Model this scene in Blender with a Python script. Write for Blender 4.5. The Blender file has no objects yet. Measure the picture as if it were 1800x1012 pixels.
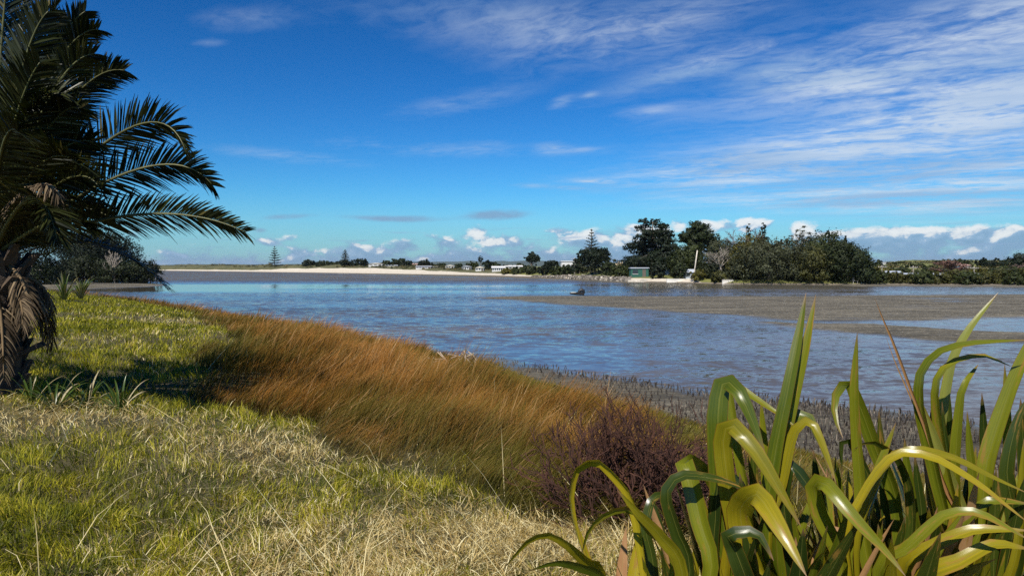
import bpy, math, random
import numpy as np
from mathutils import Vector, Matrix

# ------------------------------------------------------------------ camera, sky, sun, exposure
scene = bpy.context.scene
COL = scene.collection
EYE = 4.0                       # eye height above the water
F = 1300.0                      # focal length in photo pixels (1800 wide)
HY = 468.0                      # horizon row in the photo
PITCH = math.atan((506 - HY) / F)

cam_d = bpy.data.cameras.new('camera')
cam_d.sensor_width = 36.0
cam_d.lens = 36.0 * F / 1800.0
cam_d.clip_start = 0.05
cam_d.clip_end = 40000
cam = bpy.data.objects.new('camera', cam_d)
COL.objects.link(cam)
cam.location = (0, 0, EYE)
cam.rotation_euler = (math.pi / 2 - PITCH, 0, 0)
scene.camera = cam
scene.view_settings.view_transform = 'Standard'
scene.view_settings.look = 'None'
scene.view_settings.exposure = 0.25
scene.view_settings.gamma = 1.0
scene.cycles.max_bounces = 6
scene.cycles.transparent_max_bounces = 6
scene.cycles.use_adaptive_sampling = True
scene.cycles.adaptive_threshold = 0.015
scene.cycles.use_denoising = False

SUN_AZ = math.atan2(-0.36, -0.93)
SUN_EL = math.radians(50)
to_sun = Vector((math.sin(SUN_AZ) * math.cos(SUN_EL), math.cos(SUN_AZ) * math.cos(SUN_EL), math.sin(SUN_EL)))
sun_d = bpy.data.lights.new('sun', 'SUN')
sun_d.energy = 5.0
sun_d.angle = math.radians(0.53)
sun_d.color = (1.0, 0.94, 0.84)
sun = bpy.data.objects.new('sun', sun_d)
COL.objects.link(sun)
sun.rotation_euler = to_sun.to_track_quat('Z', 'Y').to_euler()

# ---- tiny expression layer over shader nodes
class G:
    def __init__(s, nt):
        s.nt = nt
    def node(s, t, **kw):
        n = s.nt.nodes.new(t)
        for k, v in kw.items():
            setattr(n, k, v)
        return n
    def put(s, sock, v):
        if isinstance(v, E): s.nt.links.new(v.o, sock)
        elif isinstance(v, bpy.types.NodeSocket): s.nt.links.new(v, sock)
        else: sock.default_value = v
    def m(s, op, *a, clamp=False):
        n = s.node('ShaderNodeMath', operation=op, use_clamp=clamp)
        for i, v in enumerate(a): s.put(n.inputs[i], v)
        return E(s, n.outputs[0])
    def sm(s, x, a, b, c=0.0, d=1.0, smooth=True):
        n = s.node('ShaderNodeMapRange', interpolation_type='SMOOTHSTEP' if smooth else 'LINEAR')
        n.clamp = True
        for i, v in enumerate((x, a, b, c, d)): s.put(n.inputs[i], v)
        return E(s, n.outputs[0])
    def vec(s, x, y, z=0.0):
        n = s.node('ShaderNodeCombineXYZ')
        for i, v in enumerate((x, y, z)): s.put(n.inputs[i], v)
        return n.outputs[0]
    def sep(s, v):
        n = s.node('ShaderNodeSeparateXYZ'); s.nt.links.new(v, n.inputs[0])
        return [E(s, o) for o in n.outputs]
    def noise(s, v, scale, detail=4.0, rough=0.55, dist=0.0):
        n = s.node('ShaderNodeTexNoise')
        if v is not None: s.nt.links.new(v, n.inputs['Vector'])
        n.inputs['Scale'].default_value = scale; n.inputs['Detail'].default_value = detail
        n.inputs['Roughness'].default_value = rough; n.inputs['Distortion'].default_value = dist
        return E(s, n.outputs[0])
    def ramp(s, x, stops):
        n = s.node('ShaderNodeValToRGB')
        el = n.color_ramp.elements
        while len(el) < len(stops): el.new(0.5)
        for e, (p, c) in zip(el, stops):
            e.position = p; e.color = (*c, 1)
        s.put(n.inputs[0], x)
        return n.outputs[0]
    def mix(s, f, a, b, mode='MIX'):
        n = s.node('ShaderNodeMix', data_type='RGBA', blend_type=mode)
        s.put(n.inputs[0], f)
        for i, v in ((6, a), (7, b)):
            s.put(n.inputs[i], (*v, 1) if isinstance(v, tuple) and len(v) == 3 else v)
        return n.outputs[2]
    def attr(s, name):
        return E(s, s.node('ShaderNodeAttribute', attribute_name=name).outputs['Fac'])
class E:
    def __init__(s, g, o): s.g = g; s.o = o
    def __add__(s, b): return s.g.m('ADD', s, b)
    __radd__ = __add__
    def __sub__(s, b): return s.g.m('SUBTRACT', s, b)
    def __rsub__(s, b): return s.g.m('SUBTRACT', b, s)
    def __mul__(s, b): return s.g.m('MULTIPLY', s, b)
    __rmul__ = __mul__
    def __truediv__(s, b): return s.g.m('DIVIDE', s, b)

world = bpy.data.worlds.new('World')
scene.world = world
world.use_nodes = True
SKY_STRENGTH = 0.12
def build_sky():
    nt = world.node_tree
    nt.nodes.clear()
    g = G(nt)
    out = g.node('ShaderNodeOutputWorld'); bg = g.node('ShaderNodeBackground')
    nt.links.new(bg.outputs[0], out.inputs[0])
    sky = g.node('ShaderNodeTexSky', sky_type='NISHITA')
    sky.sun_disc = False
    sky.sun_elevation = SUN_EL; sky.sun_rotation = SUN_AZ
    sky.altitude = 0; sky.air_density = 1.0; sky.dust_density = 0.25; sky.ozone_density = 3.0
    hs = g.node('ShaderNodeHueSaturation')
    hs.inputs['Saturation'].default_value = 1.3
    nt.links.new(sky.outputs[0], hs.inputs['Color'])
    blue = g.mix(1.0, hs.outputs[0], (0.80, 0.98, 1.10), 'MULTIPLY')
    sc = g.node('ShaderNodeSeparateColor'); nt.links.new(blue, sc.inputs[0])
    cc = g.node('ShaderNodeCombineColor')          # the deep polarised blue of the photograph: steeper response per channel
    for i, (k, e) in enumerate(((.55, 1.44), (.835, 1.36), (.955, 1.55))):
        ch = E(g, sc.outputs[i]) * SKY_STRENGTH
        g.put(cc.inputs[i], g.m('POWER', ch, e) * (k / SKY_STRENGTH))
    blue = cc.outputs[0]
    tc = g.node('ShaderNodeTexCoord')
    x, y, z = g.sep(tc.outputs['Generated'])
    az = g.m('ARCTAN2', x, y); el = g.m('ARCSINE', z)
    U = az * F; V = el * F
    def uv(px, py):
        return F * math.atan((px - 900) / F), F * math.atan((HY - py) / math.hypot(F, px - 900))
    def blob(px, py, rx, ry, rot=0.0, amp=1.0):
        u0, v0 = uv(px, py)
        c, s_ = math.cos(math.radians(rot)), math.sin(math.radians(rot))
        du, dv = U - u0, V - v0
        a = (du * (c / rx)) + (dv * (-s_ / rx)); b = (du * (s_ / ry)) + (dv * (c / ry))
        return g.m('EXPONENT', (a * a + b * b) * -1.0) * amp
    def total(lst):
        r = None
        for t in lst:
            b = blob(*t); r = b if r is None else r + b
        return r
    # high cirrus: streaks that lie on a level plane far above
    zz = g.m('MAXIMUM', z, 0.0) + 0.045
    qx, qy = x / zz, y / zz
    e1 = (qx * 0.83) - (qy * 0.56); e2 = (qx * 0.56) + (qy * 0.83)
    w = g.noise(g.vec(e1 * 0.5, e2 * 0.5), 1.0, 3.0)
    st = g.noise(g.vec(e1 * 0.62, e2 * 1.35 + w * 1.3), 1.7, 10.0, 0.64, 0.5)
    fine = g.noise(g.vec(e1 * 3.0, e2 * 4.4 + w * 2.4), 2.4, 7.0, 0.66, 0.6)
    cov = total([
        (930, 40, 330, 48, 5, .42), (1050, 75, 170, 40, -8, .34), (1230, 20, 150, 30, -8, .24),
        (1580, 95, 330, 46, -12, .52), (1690, 40, 240, 60, -8, .26), (1440, 140, 170, 26, 10, .62), (1700, 150, 200, 45, -6, .38),
        (1200, 128, 130, 17, -13, .66), (1530, 232, 300, 34, -8, .66), (1760, 200, 160, 36, -6, .46),
        (1300, 298, 190, 30, -4, .86), (1640, 300, 260, 34, -3, .74), (1480, 350, 230, 18, 0, .72),
        (1700, 358, 190, 24, -2, .62), (1800, 280, 200, 60, 0, .3), (1900, 120, 260, 120, 0, .36),
        (820, 182, 110, 17, -10, .32), (750, 262, 150, 13, 1, .34), (860, 258, 34, 10, -4, .2), (510, 277, 120, 11, 4, .26),
        (968, 262, 26, 10, 0, .6), (1020, 265, 36, 6, 2, .45), (1045, 320, 50, 5, 3, .7), (970, 329, 66, 4, 3, .6),
        (985, 181, 20, 7, -18, .8), (1035, 170, 14, 5, -10, .6), (1145, 195, 48, 7, -5, .42), (450, 38, 80, 17, -8, .32), (375, 80, 26, 6, -8, .25)])
    far = g.sm(g.noise(g.vec(qx, qy), 0.35, 2.0), 0.55, 0.8) * g.sm(g.m('ABSOLUTE', az), 0.62, 0.9) * 0.6
    cir = g.sm(st * 0.6 + fine * 0.4, 0.34, 0.64)
    dens = (cov + far) * (cir * 1.15 + 0.14)
    a_c = g.sm(dens, 0.04, 1.15, 0.0, 0.80, smooth=False)
    shade = g.sm(g.noise(g.vec(e1 * 0.5, e2 * 1.2, 4.0), 1.2, 5.0), 0.35, 0.65)
    CW = 0.88 / SKY_STRENGTH
    c_cir = g.mix(shade, (CW * .40, CW * .58, CW * .84), (CW * .80, CW * .90, CW * 1.0))
    col = g.mix(a_c, blue, c_cir)
    # thin pale veil low over the horizon
    veil = g.sm(V, 0.0, 140.0, 0.50, 0.0)
    col = g.mix(veil, col, (CW * .30, CW * .56, CW * .90))
    # small dark flat clouds
    dk = total([(872, 378, 62, 10, -2, 1.0), (720, 385, 60, 7, 0, .8), (640, 383, 60, 6, 2, .5), (505, 381, 46, 6, -4, .7), (458, 405, 13, 5, 0, .8), (410, 265, 50, 8, 3, .3)])
    dn = g.noise(g.vec(U * 0.028, V * 0.09), 1.0, 6.0, 0.62)
    a_d = g.sm(dk * (dn + 0.35), 0.16, 0.8, 0.0, 0.72)
    col = g.mix(a_d, col, (CW * .27, CW * .40, CW * .62))
    # cumulus bank along the horizon
    def cn(ou, ov):
        return g.noise(g.vec((U + ou) * 0.0165, (V + ov) * 0.031), 1.0, 7.0, 0.57, 0.25)
    wide = g.noise(g.vec(U * 0.0035, 0.0, 2.0), 1.0, 2.0)
    puff = total([(836, 412, 26, 17, 0, .42), (880, 425, 26, 10, 0, .25), (790, 425, 16, 12, 0, .2), (1135, 402, 24, 14, 0, .32),
                  (1185, 395, 24, 13, 0, .34), (1240, 396, 26, 12, 0, .36), (1318, 396, 32, 15, 0, .4), (1408, 398, 20, 18, 0, .34),
                  (640, 440, 34, 13, 0, .26), (720, 432, 26, 8, 0, .24), (975, 406, 22, 7, 0, .25), (1000, 420, 90, 14, 0, .16), (500, 420, 30, 8, -20, .2),
                  (460, 424, 24, 7, 0, .16), (550, 440, 40, 10, 0, .12), (1080, 415, 70, 18, 0, .2), (1560, 415, 120, 16, 0, .2), (1700, 418, 140, 16, 0, .2)])
    rise = g.sm(U, -330.0, 180.0, 20.0, 38.0)
    top = rise + wide * 34.0
    bias = (top - V) / 75.0
    n1, n2 = cn(0, 0), cn(-7.0, 9.0)
    d1 = n1 + bias * 0.42 + puff * 0.9
    a_q = g.sm(d1, 0.54, 0.72, 0.0, 0.86) * g.sm(V, -8.0, 6.0, 0.6, 1.0)
    lit = g.sm((n1 - n2) * 2.0 + puff * 1.15 + g.sm(V, 0, 80, -0.12, 0.04) - g.sm(d1, 0.70, 1.05, 0.0, 0.24), -0.06, 0.42)
    c_q = g.ramp(lit, [(0.0, (CW * .26, CW * .44, CW * .68)), (0.45, (CW * .37, CW * .55, CW * .80)), (0.72, (CW * .86, CW * .90, CW * .97)), (1.0, (CW * 1.08, CW * 1.08, CW * 1.08))])
    col = g.mix(a_q, col, c_q)
    # flat grey streaks in front of the bank
    sn = g.noise(g.vec(U * 0.006, V * 0.13, 7.0), 1.0, 5.0, 0.6)
    a_s = g.sm(sn, 0.56, 0.70, 0.0, 0.5) * g.sm(V, 2, 14) * g.sm(V, 52, 80, 1.0, 0.0)
    col = g.mix(a_s, col, (CW * .33, CW * .50, CW * .76))
    nt.links.new(col, bg.inputs[0])
    bg.inputs[1].default_value = 0.098
build_sky()

# ------------------------------------------------------------------ helpers
RNG = np.random.default_rng(7)
def ray(px, py):
    v = np.array([(px - 900) / F, 1.0, (506 - py) / F])
    c, s = math.cos(-PITCH), math.sin(-PITCH)
    return np.array([v[0], v[1] * c - v[2] * s, v[1] * s + v[2] * c])
def at(px, py, d):
    """world point on the sight line of a photo pixel, at depth d"""
    r = ray(px, py)
    return np.array([0, 0, EYE]) + r * (d / r[1])
def ground_at(px, py, z=0.0):
    r = ray(px, py)
    return np.array([0, 0, EYE]) + r * ((z - EYE) / r[2])

def _hash(ix, iy, seed):
    h = (ix.astype(np.int64) * 374761393 + iy.astype(np.int64) * 668265263 + seed * 974711) & 0x7fffffff
    h = ((h ^ (h >> 13)) * 1274126177) & 0x7fffffff
    return ((h ^ (h >> 16)) & 0xffff) / 65535.0
def vnoise(x, y, seed=0):
    x = np.asarray(x, float); y = np.asarray(y, float)
    ix, iy = np.floor(x), np.floor(y)
    fx, fy = x - ix, y - iy
    fx = fx * fx * (3 - 2 * fx); fy = fy * fy * (3 - 2 * fy)
    a, b = _hash(ix, iy, seed), _hash(ix + 1, iy, seed)
    c, d = _hash(ix, iy + 1, seed), _hash(ix + 1, iy + 1, seed)
    return (a * (1 - fx) + b * fx) * (1 - fy) + (c * (1 - fx) + d * fx) * fy
def fbm(x, y, seed=0, oct=4):
    r = 0; a = 0.5; t = 0
    for k in range(oct):
        r = r + a * vnoise(np.asarray(x) * 2 ** k, np.asarray(y) * 2 ** k, seed + k * 17); t += a; a *= 0.5
    return r / t
def sstep(x, a, b):
    t = np.clip((np.asarray(x, float) - a) / (b - a), 0, 1)
    return t * t * (3 - 2 * t)

def mesh_np(name, verts, faces, mat=None, attrs=None, uv=None, smooth=True):
    """faces: list of integer arrays (n, k); attrs: point floats; uv: per vertex"""
    me = bpy.data.meshes.new(name)
    verts = np.asarray(verts, np.float32)
    me.vertices.add(len(verts)); me.vertices.foreach_set('co', verts.ravel())
    faces = [np.asarray(f, np.int32) for f in faces if len(f)]
    loops = np.concatenate([f.ravel() for f in faces])
    sizes = np.concatenate([np.full(len(f), f.shape[1], np.int32) for f in faces])
    starts = np.concatenate([[0], np.cumsum(sizes)[:-1]]).astype(np.int32)
    me.loops.add(len(loops)); me.loops.foreach_set('vertex_index', loops)
    me.polygons.add(len(sizes)); me.polygons.foreach_set('loop_start', starts)
    try: me.polygons.foreach_set('loop_total', sizes)
    except Exception: pass
    me.polygons.foreach_set('use_smooth', np.full(len(sizes), smooth, bool))
    me.update(calc_edges=True)
    for k, v in (attrs or {}).items():
        a = me.attributes.new(k, 'FLOAT', 'POINT'); a.data.foreach_set('value', np.asarray(v, np.float32))
    if uv is not None:
        l = me.uv_layers.new(name='UVMap'); l.data.foreach_set('uv', np.asarray(uv, np.float32)[loops].ravel())
    if mat is not None: me.materials.append(mat)
    return me
class MB:
    """collects boxes, tubes and sheets into one mesh"""
    def __init__(s): s.v = []; s.f3 = []; s.f4 = []; s.n = 0; s.t = []
    def add(s, v, f, tint=0.5):
        v = np.asarray(v, float).reshape(-1, 3)
        f = np.asarray(f, np.int64)
        (s.f4 if f.shape[1] == 4 else s.f3).append(f + s.n)
        s.v.append(v); s.n += len(v); s.t.append(np.full(len(v), tint))
    def box(s, lo, hi, tint=0.5):
        x0, y0, z0 = lo; x1, y1, z1 = hi
        v = [(x0, y0, z0), (x1, y0, z0), (x1, y1, z0), (x0, y1, z0), (x0, y0, z1), (x1, y0, z1), (x1, y1, z1), (x0, y1, z1)]
        s.add(v, [(0, 3, 2, 1), (4, 5, 6, 7), (0, 1, 5, 4), (1, 2, 6, 5), (2, 3, 7, 6), (3, 0, 4, 7)], tint)
    def tube(s, pts, rad, sides=6, tint=0.5, cap=True):
        pts = np.asarray(pts, float); n = len(pts)
        rad = np.broadcast_to(np.asarray(rad, float), (n,))
        T = np.gradient(pts, axis=0); T /= np.linalg.norm(T, axis=1)[:, None] + 1e-9
        ref = np.array([0.31, 0.95, 0.05]) if abs(T[0][2]) > 0.7 else np.array([0, 0, 1.0])
        A = np.cross(T, ref); A /= np.linalg.norm(A, axis=1)[:, None] + 1e-9
        B = np.cross(T, A)
        an = np.arange(sides) * 2 * math.pi / sides
        v = pts[:, None, :] + rad[:, None, None] * (A[:, None, :] * np.cos(an)[None, :, None] + B[:, None, :] * np.sin(an)[None, :, None])
        i, j = np.meshgrid(np.arange(n - 1), np.arange(sides), indexing='ij')
        j2 = (j + 1) % sides
        f = np.stack([i * sides + j, i * sides + j2, (i + 1) * sides + j2, (i + 1) * sides + j], -1).reshape(-1, 4)
        s.add(v, f, tint)
        if cap and sides == 4: s.f4.append(np.array([[s.n - 4, s.n - 3, s.n - 2, s.n - 1]]))
        elif cap:
            c = s.n - sides
            s.f3.append(np.array([[c, c + k, c + k + 1] for k in range(1, sides - 1)]))
    def mesh(s, name, mat, smooth=True):
        return mesh_np(name, np.concatenate(s.v), [np.concatenate(f) for f in (s.f4, s.f3) if f], mat, {'tint': np.concatenate(s.t)}, smooth=smooth)

def link(name, data, parent=None, loc=None, kind=None, label=None, cat=None, group=None):
    o = bpy.data.objects.new(name, data)
    COL.objects.link(o)
    if parent is not None: o.parent = parent
    if loc is not None: o.location = tuple(float(c) for c in loc)
    if kind: o['kind'] = kind
    if label: o['label'] = label
    if cat: o['category'] = cat
    if group: o['group'] = group
    return o
def thing(name, label, cat, loc, group=None):
    return link(name, None, None, loc, None, label, cat, group)

# ------------------------------------------------------------------ materials
MATS = {}
def new_mat(name):
    m = bpy.data.materials.new(name); m.use_nodes = True
    nt = m.node_tree
    return m, G(nt), nt.nodes['Principled BSDF'], nt.nodes['Material Output']
def plain(name, c, rough=0.7, var=0.25, scale=3.0, bump=0.0, metal=0.0):
    if name in MATS: return MATS[name]
    m, g, p, o = new_mat(name)
    tc = g.node('ShaderNodeTexCoord')
    n = g.noise(tc.outputs['Object'], scale, 5.0, 0.6)
    lo = tuple(v * (1 - var) for v in c); hi = tuple(min(1, v * (1 + var)) for v in c)
    g.put(p.inputs['Base Color'], g.ramp(n, [(0.3, lo), (0.7, hi)]))
    p.inputs['Roughness'].default_value = rough; p.inputs['Metallic'].default_value = metal
    if bump:
        b = g.node('ShaderNodeBump'); b.inputs['Strength'].default_value = bump; b.inputs['Distance'].default_value = 0.02
        g.put(b.inputs['Height'], g.noise(tc.outputs['Object'], scale * 6, 4.0)); g.nt.links.new(b.outputs[0], p.inputs['Normal'])
    MATS[name] = m
    return m
def leafy(name, stops, rough=0.55, trans=0.25, tipstops=None, spec=0.35, tipf=(0.35, 0.9)):
    """foliage: the colour of every leaf from its own 'tint', some light passing through"""
    if name in MATS: return MATS[name]
    m, g, p, o = new_mat(name)
    c = g.ramp(g.attr('tint'), stops)
    if tipstops:
        c = g.mix(g.sm(g.attr('tip'), *tipf), c, g.ramp(g.attr('tint'), tipstops))
    g.put(p.inputs['Base Color'], c)
    p.inputs['Roughness'].default_value = rough
    p.inputs['Specular IOR Level'].default_value = spec
    t = g.node('ShaderNodeBsdfTranslucent'); g.put(t.inputs[0], g.mix(1.0, c, (1.0, 1.05, 0.55), 'MULTIPLY'))
    mx = g.node('ShaderNodeMixShader'); mx.inputs[0].default_value = trans
    g.nt.links.new(p.outputs[0], mx.inputs[1]); g.nt.links.new(t.outputs[0], mx.inputs[2])
    g.nt.links.new(mx.outputs[0], o.inputs[0])
    MATS[name] = m
    return m
def foliage(name, c, spread=0.55, trans=0.18):
    lo = tuple(v * (1 - spread) for v in c); hi = tuple(v * (1 + spread) for v in c)
    return leafy('foliage_' + name, [(0.0, lo), (0.5, c), (1.0, hi)], 0.6, trans, spec=0.25)
DARKGREEN = lambda: foliage('dark', (0.026, 0.036, 0.011))
MIDGREEN = lambda: foliage('mid', (0.037, 0.048, 0.012))
OLIVE = lambda: foliage('olive', (0.085, 0.078, 0.012))
GREYGREEN = lambda: foliage('grey', (0.052, 0.058, 0.026))
BLACKGREEN = lambda: foliage('black', (0.014, 0.022, 0.009))
MANGROVE = lambda: foliage('mangrove', (0.066, 0.066, 0.016))
BARK = lambda: plain('bark_grey', (0.13, 0.105, 0.08), 0.9, 0.4, 4.0, 0.5)
PALEBARK = lambda: plain('bark_pale', (0.30, 0.26, 0.21), 0.9, 0.35, 4.0, 0.4)
TWIG = lambda: plain('twig_brown', (0.125, 0.085, 0.065), 0.9, 0.35, 2.0)

# ------------------------------------------------------------------ near bank
EDGE = np.array([(90, -20), (60, -6), (25, 5.0), (14, 9.0), (10, 11.5), (7.2, 14.0), (4.8, 17.8), (3.0, 21.0), (1.8, 23.6), (-0.4, 28.0), (-5, 33.5),
                 (-10.7, 41), (-17, 50), (-25, 60), (-36, 75), (-60, 98), (-95, 112), (-160, 120), (-400, 125)], float)
def seg_dist(x, y, poly, closed=False):
    """distance to a polyline and, signed by the side, positive to its left"""
    best = np.full(x.shape, 1e9); side = np.zeros(x.shape)
    n = len(poly)
    for i in range(n if closed else n - 1):
        ax, ay = poly[i]; bx, by = poly[(i + 1) % n]
        dx, dy = bx - ax, by - ay
        t = np.clip(((x - ax) * dx + (y - ay) * dy) / (dx * dx + dy * dy), 0, 1)
        d = np.hypot(x - ax - t * dx, y - ay - t * dy)
        cr = dx * (y - ay) - dy * (x - ax)
        k = d < best
        best = np.where(k, d, best); side = np.where(k, np.sign(cr), side)
    return best, side
def inland(x, y):
    d, s = seg_dist(np.asarray(x, float), np.asarray(y, float), EDGE)
    return d * s
SP = np.array([-400, -6, -1.5, 0, 1, 3, 6, 10, 14, 20, 60, 400], float)
ZP = np.array([-1.5, -0.5, -0.14, 0.02, 0.30, 0.72, 1.28, 1.86, 2.2, 2.34, 2.45, 2.6])
def land_z(x, y, s=None):
    s = inland(x, y) if s is None else s
    n = fbm(np.asarray(x) * 0.35, np.asarray(y) * 0.35, 3) - 0.5
    n2 = fbm(np.asarray(x) * 1.7, np.asarray(y) * 1.7, 9) - 0.5
    k = sstep(s, 0.5, 5)
    return np.interp(s, SP, ZP) + k * (n * 0.34 + n2 * 0.10)
def build_bank():
    xs = np.concatenate([np.linspace(-400, -70, 40), np.linspace(-69, -14, 130), np.linspace(-13.8, 14, 170), np.linspace(14.3, 90, 80)])
    ys = np.concatenate([np.linspace(-60, 0, 40), np.linspace(0.25, 30, 150), np.linspace(30.5, 130, 150)])
    X, Y = np.meshgrid(xs, ys, indexing='ij')
    S = inland(X, Y)
    Z = land_z(X, Y, S)
    V = np.stack([X, Y, Z], -1).reshape(-1, 3)
    ny = len(ys)
    i, j = np.meshgrid(np.arange(len(xs) - 1), np.arange(ny - 1), indexing='ij')
    Fq = np.stack([i * ny + j, (i + 1) * ny + j, (i + 1) * ny + j + 1, i * ny + j + 1], -1).reshape(-1, 4)
    keep = (S.reshape(-1)[Fq] > -5).any(1)
    m, g, p, o = new_mat('bank_soil')
    tc = g.node('ShaderNodeTexCoord')
    n = g.noise(tc.outputs['Object'], 1.3, 8.0, 0.65); n2 = g.noise(tc.outputs['Object'], 34.0, 4.0, 0.7)
    c = g.ramp(n * 0.5 + n2 * 0.5, [(0.3, (0.030, 0.024, 0.010)), (0.5, (0.080, 0.068, 0.022)), (0.7, (0.17, 0.135, 0.06))])  # soil colour darkened so gaps between blades look shadowed
    g.put(p.inputs['Base Color'], c); p.inputs['Roughness'].default_value = 0.95
    b = g.node('ShaderNodeBump'); b.inputs['Strength'].default_value = 0.8; b.inputs['Distance'].default_value = 0.04
    g.put(b.inputs['Height'], n2); g.nt.links.new(b.outputs[0], p.inputs['Normal'])
    link('bank_ground', mesh_np('bank_ground', V, [Fq[keep]], m), kind='structure')
build_bank()

# ------------------------------------------------------------------ water and tidal flats
def build_water():
    m, g, p, o = new_mat('estuary_water')
    geo = g.node('ShaderNodeNewGeometry')
    x, y, z = g.sep(geo.outputs['Position'])
    P = geo.outputs['Position']
    # calm lanes and wind-ruffled lanes
    wl = g.noise(g.vec(x * 0.012, y * 0.05), 1.0, 5.0, 0.6, 0.4)
    calm = g.sm(wl, 0.54, 0.66)
    def patch(px, py, rx, ry):
        q = ground_at(px, py)
        a = (x - float(q[0])) / rx; b = (y - float(q[1])) / ry
        return g.m('EXPONENT', (a * a + b * b) * -1.0)
    cp = patch(400, 503, 36, 26) + patch(330, 510, 16, 14) * 0.6 + patch(620, 503, 60, 12) * 0.8 + patch(870, 513, 40, 9) * 0.8 + patch(960, 620, 5, 3.0) * 0.7 + patch(1010, 645, 3, 1.4) * 0.8
    calm = g.m('MINIMUM', calm * 0.55 * g.sm(y, 170.0, 230.0, 1.0, 0.0) + cp, 1.0)
    rough_lane = g.sm(g.noise(g.vec(x * 0.02, y * 0.07, 3.0), 1.0, 4.0), 0.4, 0.62)
    # wavelets as slopes, so that they do not fade with distance
    def slopes(fx, fy, det, seed):
        t = g.node('ShaderNodeTexNoise'); g.nt.links.new(g.vec(x * fx, y * fy, seed), t.inputs['Vector'])
        t.inputs['Scale'].default_value = 1.0; t.inputs['Detail'].default_value = det; t.inputs['Roughness'].default_value = 0.6; t.inputs['Distortion'].default_value = 0.35
        c = g.node('ShaderNodeSeparateColor'); g.nt.links.new(t.outputs['Color'], c.inputs[0])
        return E(g, c.outputs[0]) - 0.5, E(g, c.outputs[1]) - 0.5
    ax, ay = slopes(0.9, 1.5, 3.0, 0.0); bx, by = slopes(3.4, 5.2, 3.0, 9.0)
    amp = g.m('SUBTRACT', 1.0, calm * 0.93) * (rough_lane * 0.55 + 0.5 + g.sm(y, 170.0, 250.0) * 1.1)
    sx = (ax * 0.40 + bx * 0.30) * amp; sy = (ay * 0.85 + by * 0.55) * amp - amp * 0.07 - g.sm(y, 140.0, 230.0) * g.m('SUBTRACT', 1.0, calm) * 0.17
    nv = g.node('ShaderNodeVectorMath', operation='NORMALIZE'); g.nt.links.new(g.vec(sx, sy, 1.0), nv.inputs[0])
    g.nt.links.new(nv.outputs[0], p.inputs['Normal'])
    tur = g.noise(g.vec(x * 0.03, y * 0.08, 1.0), 1.0, 4.0)
    g.put(p.inputs['Base Color'], g.ramp(tur, [(0.35, (0.070, 0.065, 0.053)), (0.7, (0.128, 0.112, 0.086))]))
    g.put(p.inputs['Roughness'], g.m('SUBTRACT', 0.13, calm * 0.10))
    p.inputs['IOR'].default_value = 1.31
    p.inputs['Specular IOR Level'].default_value = 0.5
    V = [(-9000, -200, 0), (9000, -200, 0), (9000, 9000, 0), (-9000, 9000, 0)]
    link('water', mesh_np('water', V, [np.array([[0, 1, 2, 3]])], m, smooth=False), kind='structure')
build_water()

def wpoly(pts): return np.array([ground_at(*q)[:2] for q in pts])
BARS = [
    (wpoly([(815, 523), (900, 519.5), (1020, 519.5), (1200, 520), (1400, 521), (1600, 519), (1800, 516), (2300, 512), (2500, 560), (1800, 561), (1700, 562), (1540, 563),
            (1450, 569), (1330, 563), (1290, 557), (1180, 549), (1100, 543), (960, 535), (880, 528)]), 0.030, 0.10),
    (wpoly([(1300, 562), (1400, 566), (1540, 569), (1700, 580), (1800, 583), (2300, 590), (2400, 640), (1800, 604), (1640, 599), (1500, 586), (1400, 577), (1330, 569)]), 0.05, 0.09),
    (wpoly([(870, 629), (960, 642), (1050, 661), (1150, 676), (1250, 690), (1380, 703), (1500, 718), (1650, 738), (1800, 762), (2500, 860), (2600, 1500), (1250, 1100), (1000, 760), (860, 660)]), 0.045, 0.10),
    (wpoly([(-900, 496), (160, 496.5), (270, 498.5), (303, 501.5), (240, 505), (100, 510), (-900, 512)]), 0.03, 0.35),
    (wpoly([(600, 479), (860, 484), (1000, 489), (1100, 494.5), (1215, 496.5), (1215, 499), (1100, 498), (1000, 493.5), (860, 488.2), (700, 484.5), (600, 482)]), 0.01, 0.10),
    (wpoly([(1440, 499), (1530, 500.3), (1800, 501.5), (2400, 503), (2400, 508), (1800, 505.5), (1640, 504.3), (1500, 504)]), 0.03, 0.2),
]
def flat_z(X, Y):
    Z = np.full(X.shape, -0.30)
    for poly, slope, zmax in BARS:
        d, _ = seg_dist(X, Y, poly, True)
        ins = np.zeros(X.shape, bool)
        n = len(poly)
        for i in range(n):
            ax, ay = poly[i]; bx, by = poly[(i + 1) % n]
            c = (ay > Y) != (by > Y)
            with np.errstate(divide='ignore', invalid='ignore'):
                c &= X < (bx - ax) * (Y - ay) / (by - ay + 1e-12) + ax
            ins ^= c
        Z = np.maximum(Z, np.where(ins, np.minimum(d * slope, zmax), np.maximum(-d * slope * 1.5, -0.3)))
    n = fbm(X * 0.10, Y * 0.22, 21, 5) - 0.5
    n2 = fbm(X * 0.9, Y * 1.3, 33, 4) - 0.5
    return Z + n * np.interp(X, [0, 18, 40], [0.12, 0.16, 0.26]) + n2 * 0.06
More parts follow.
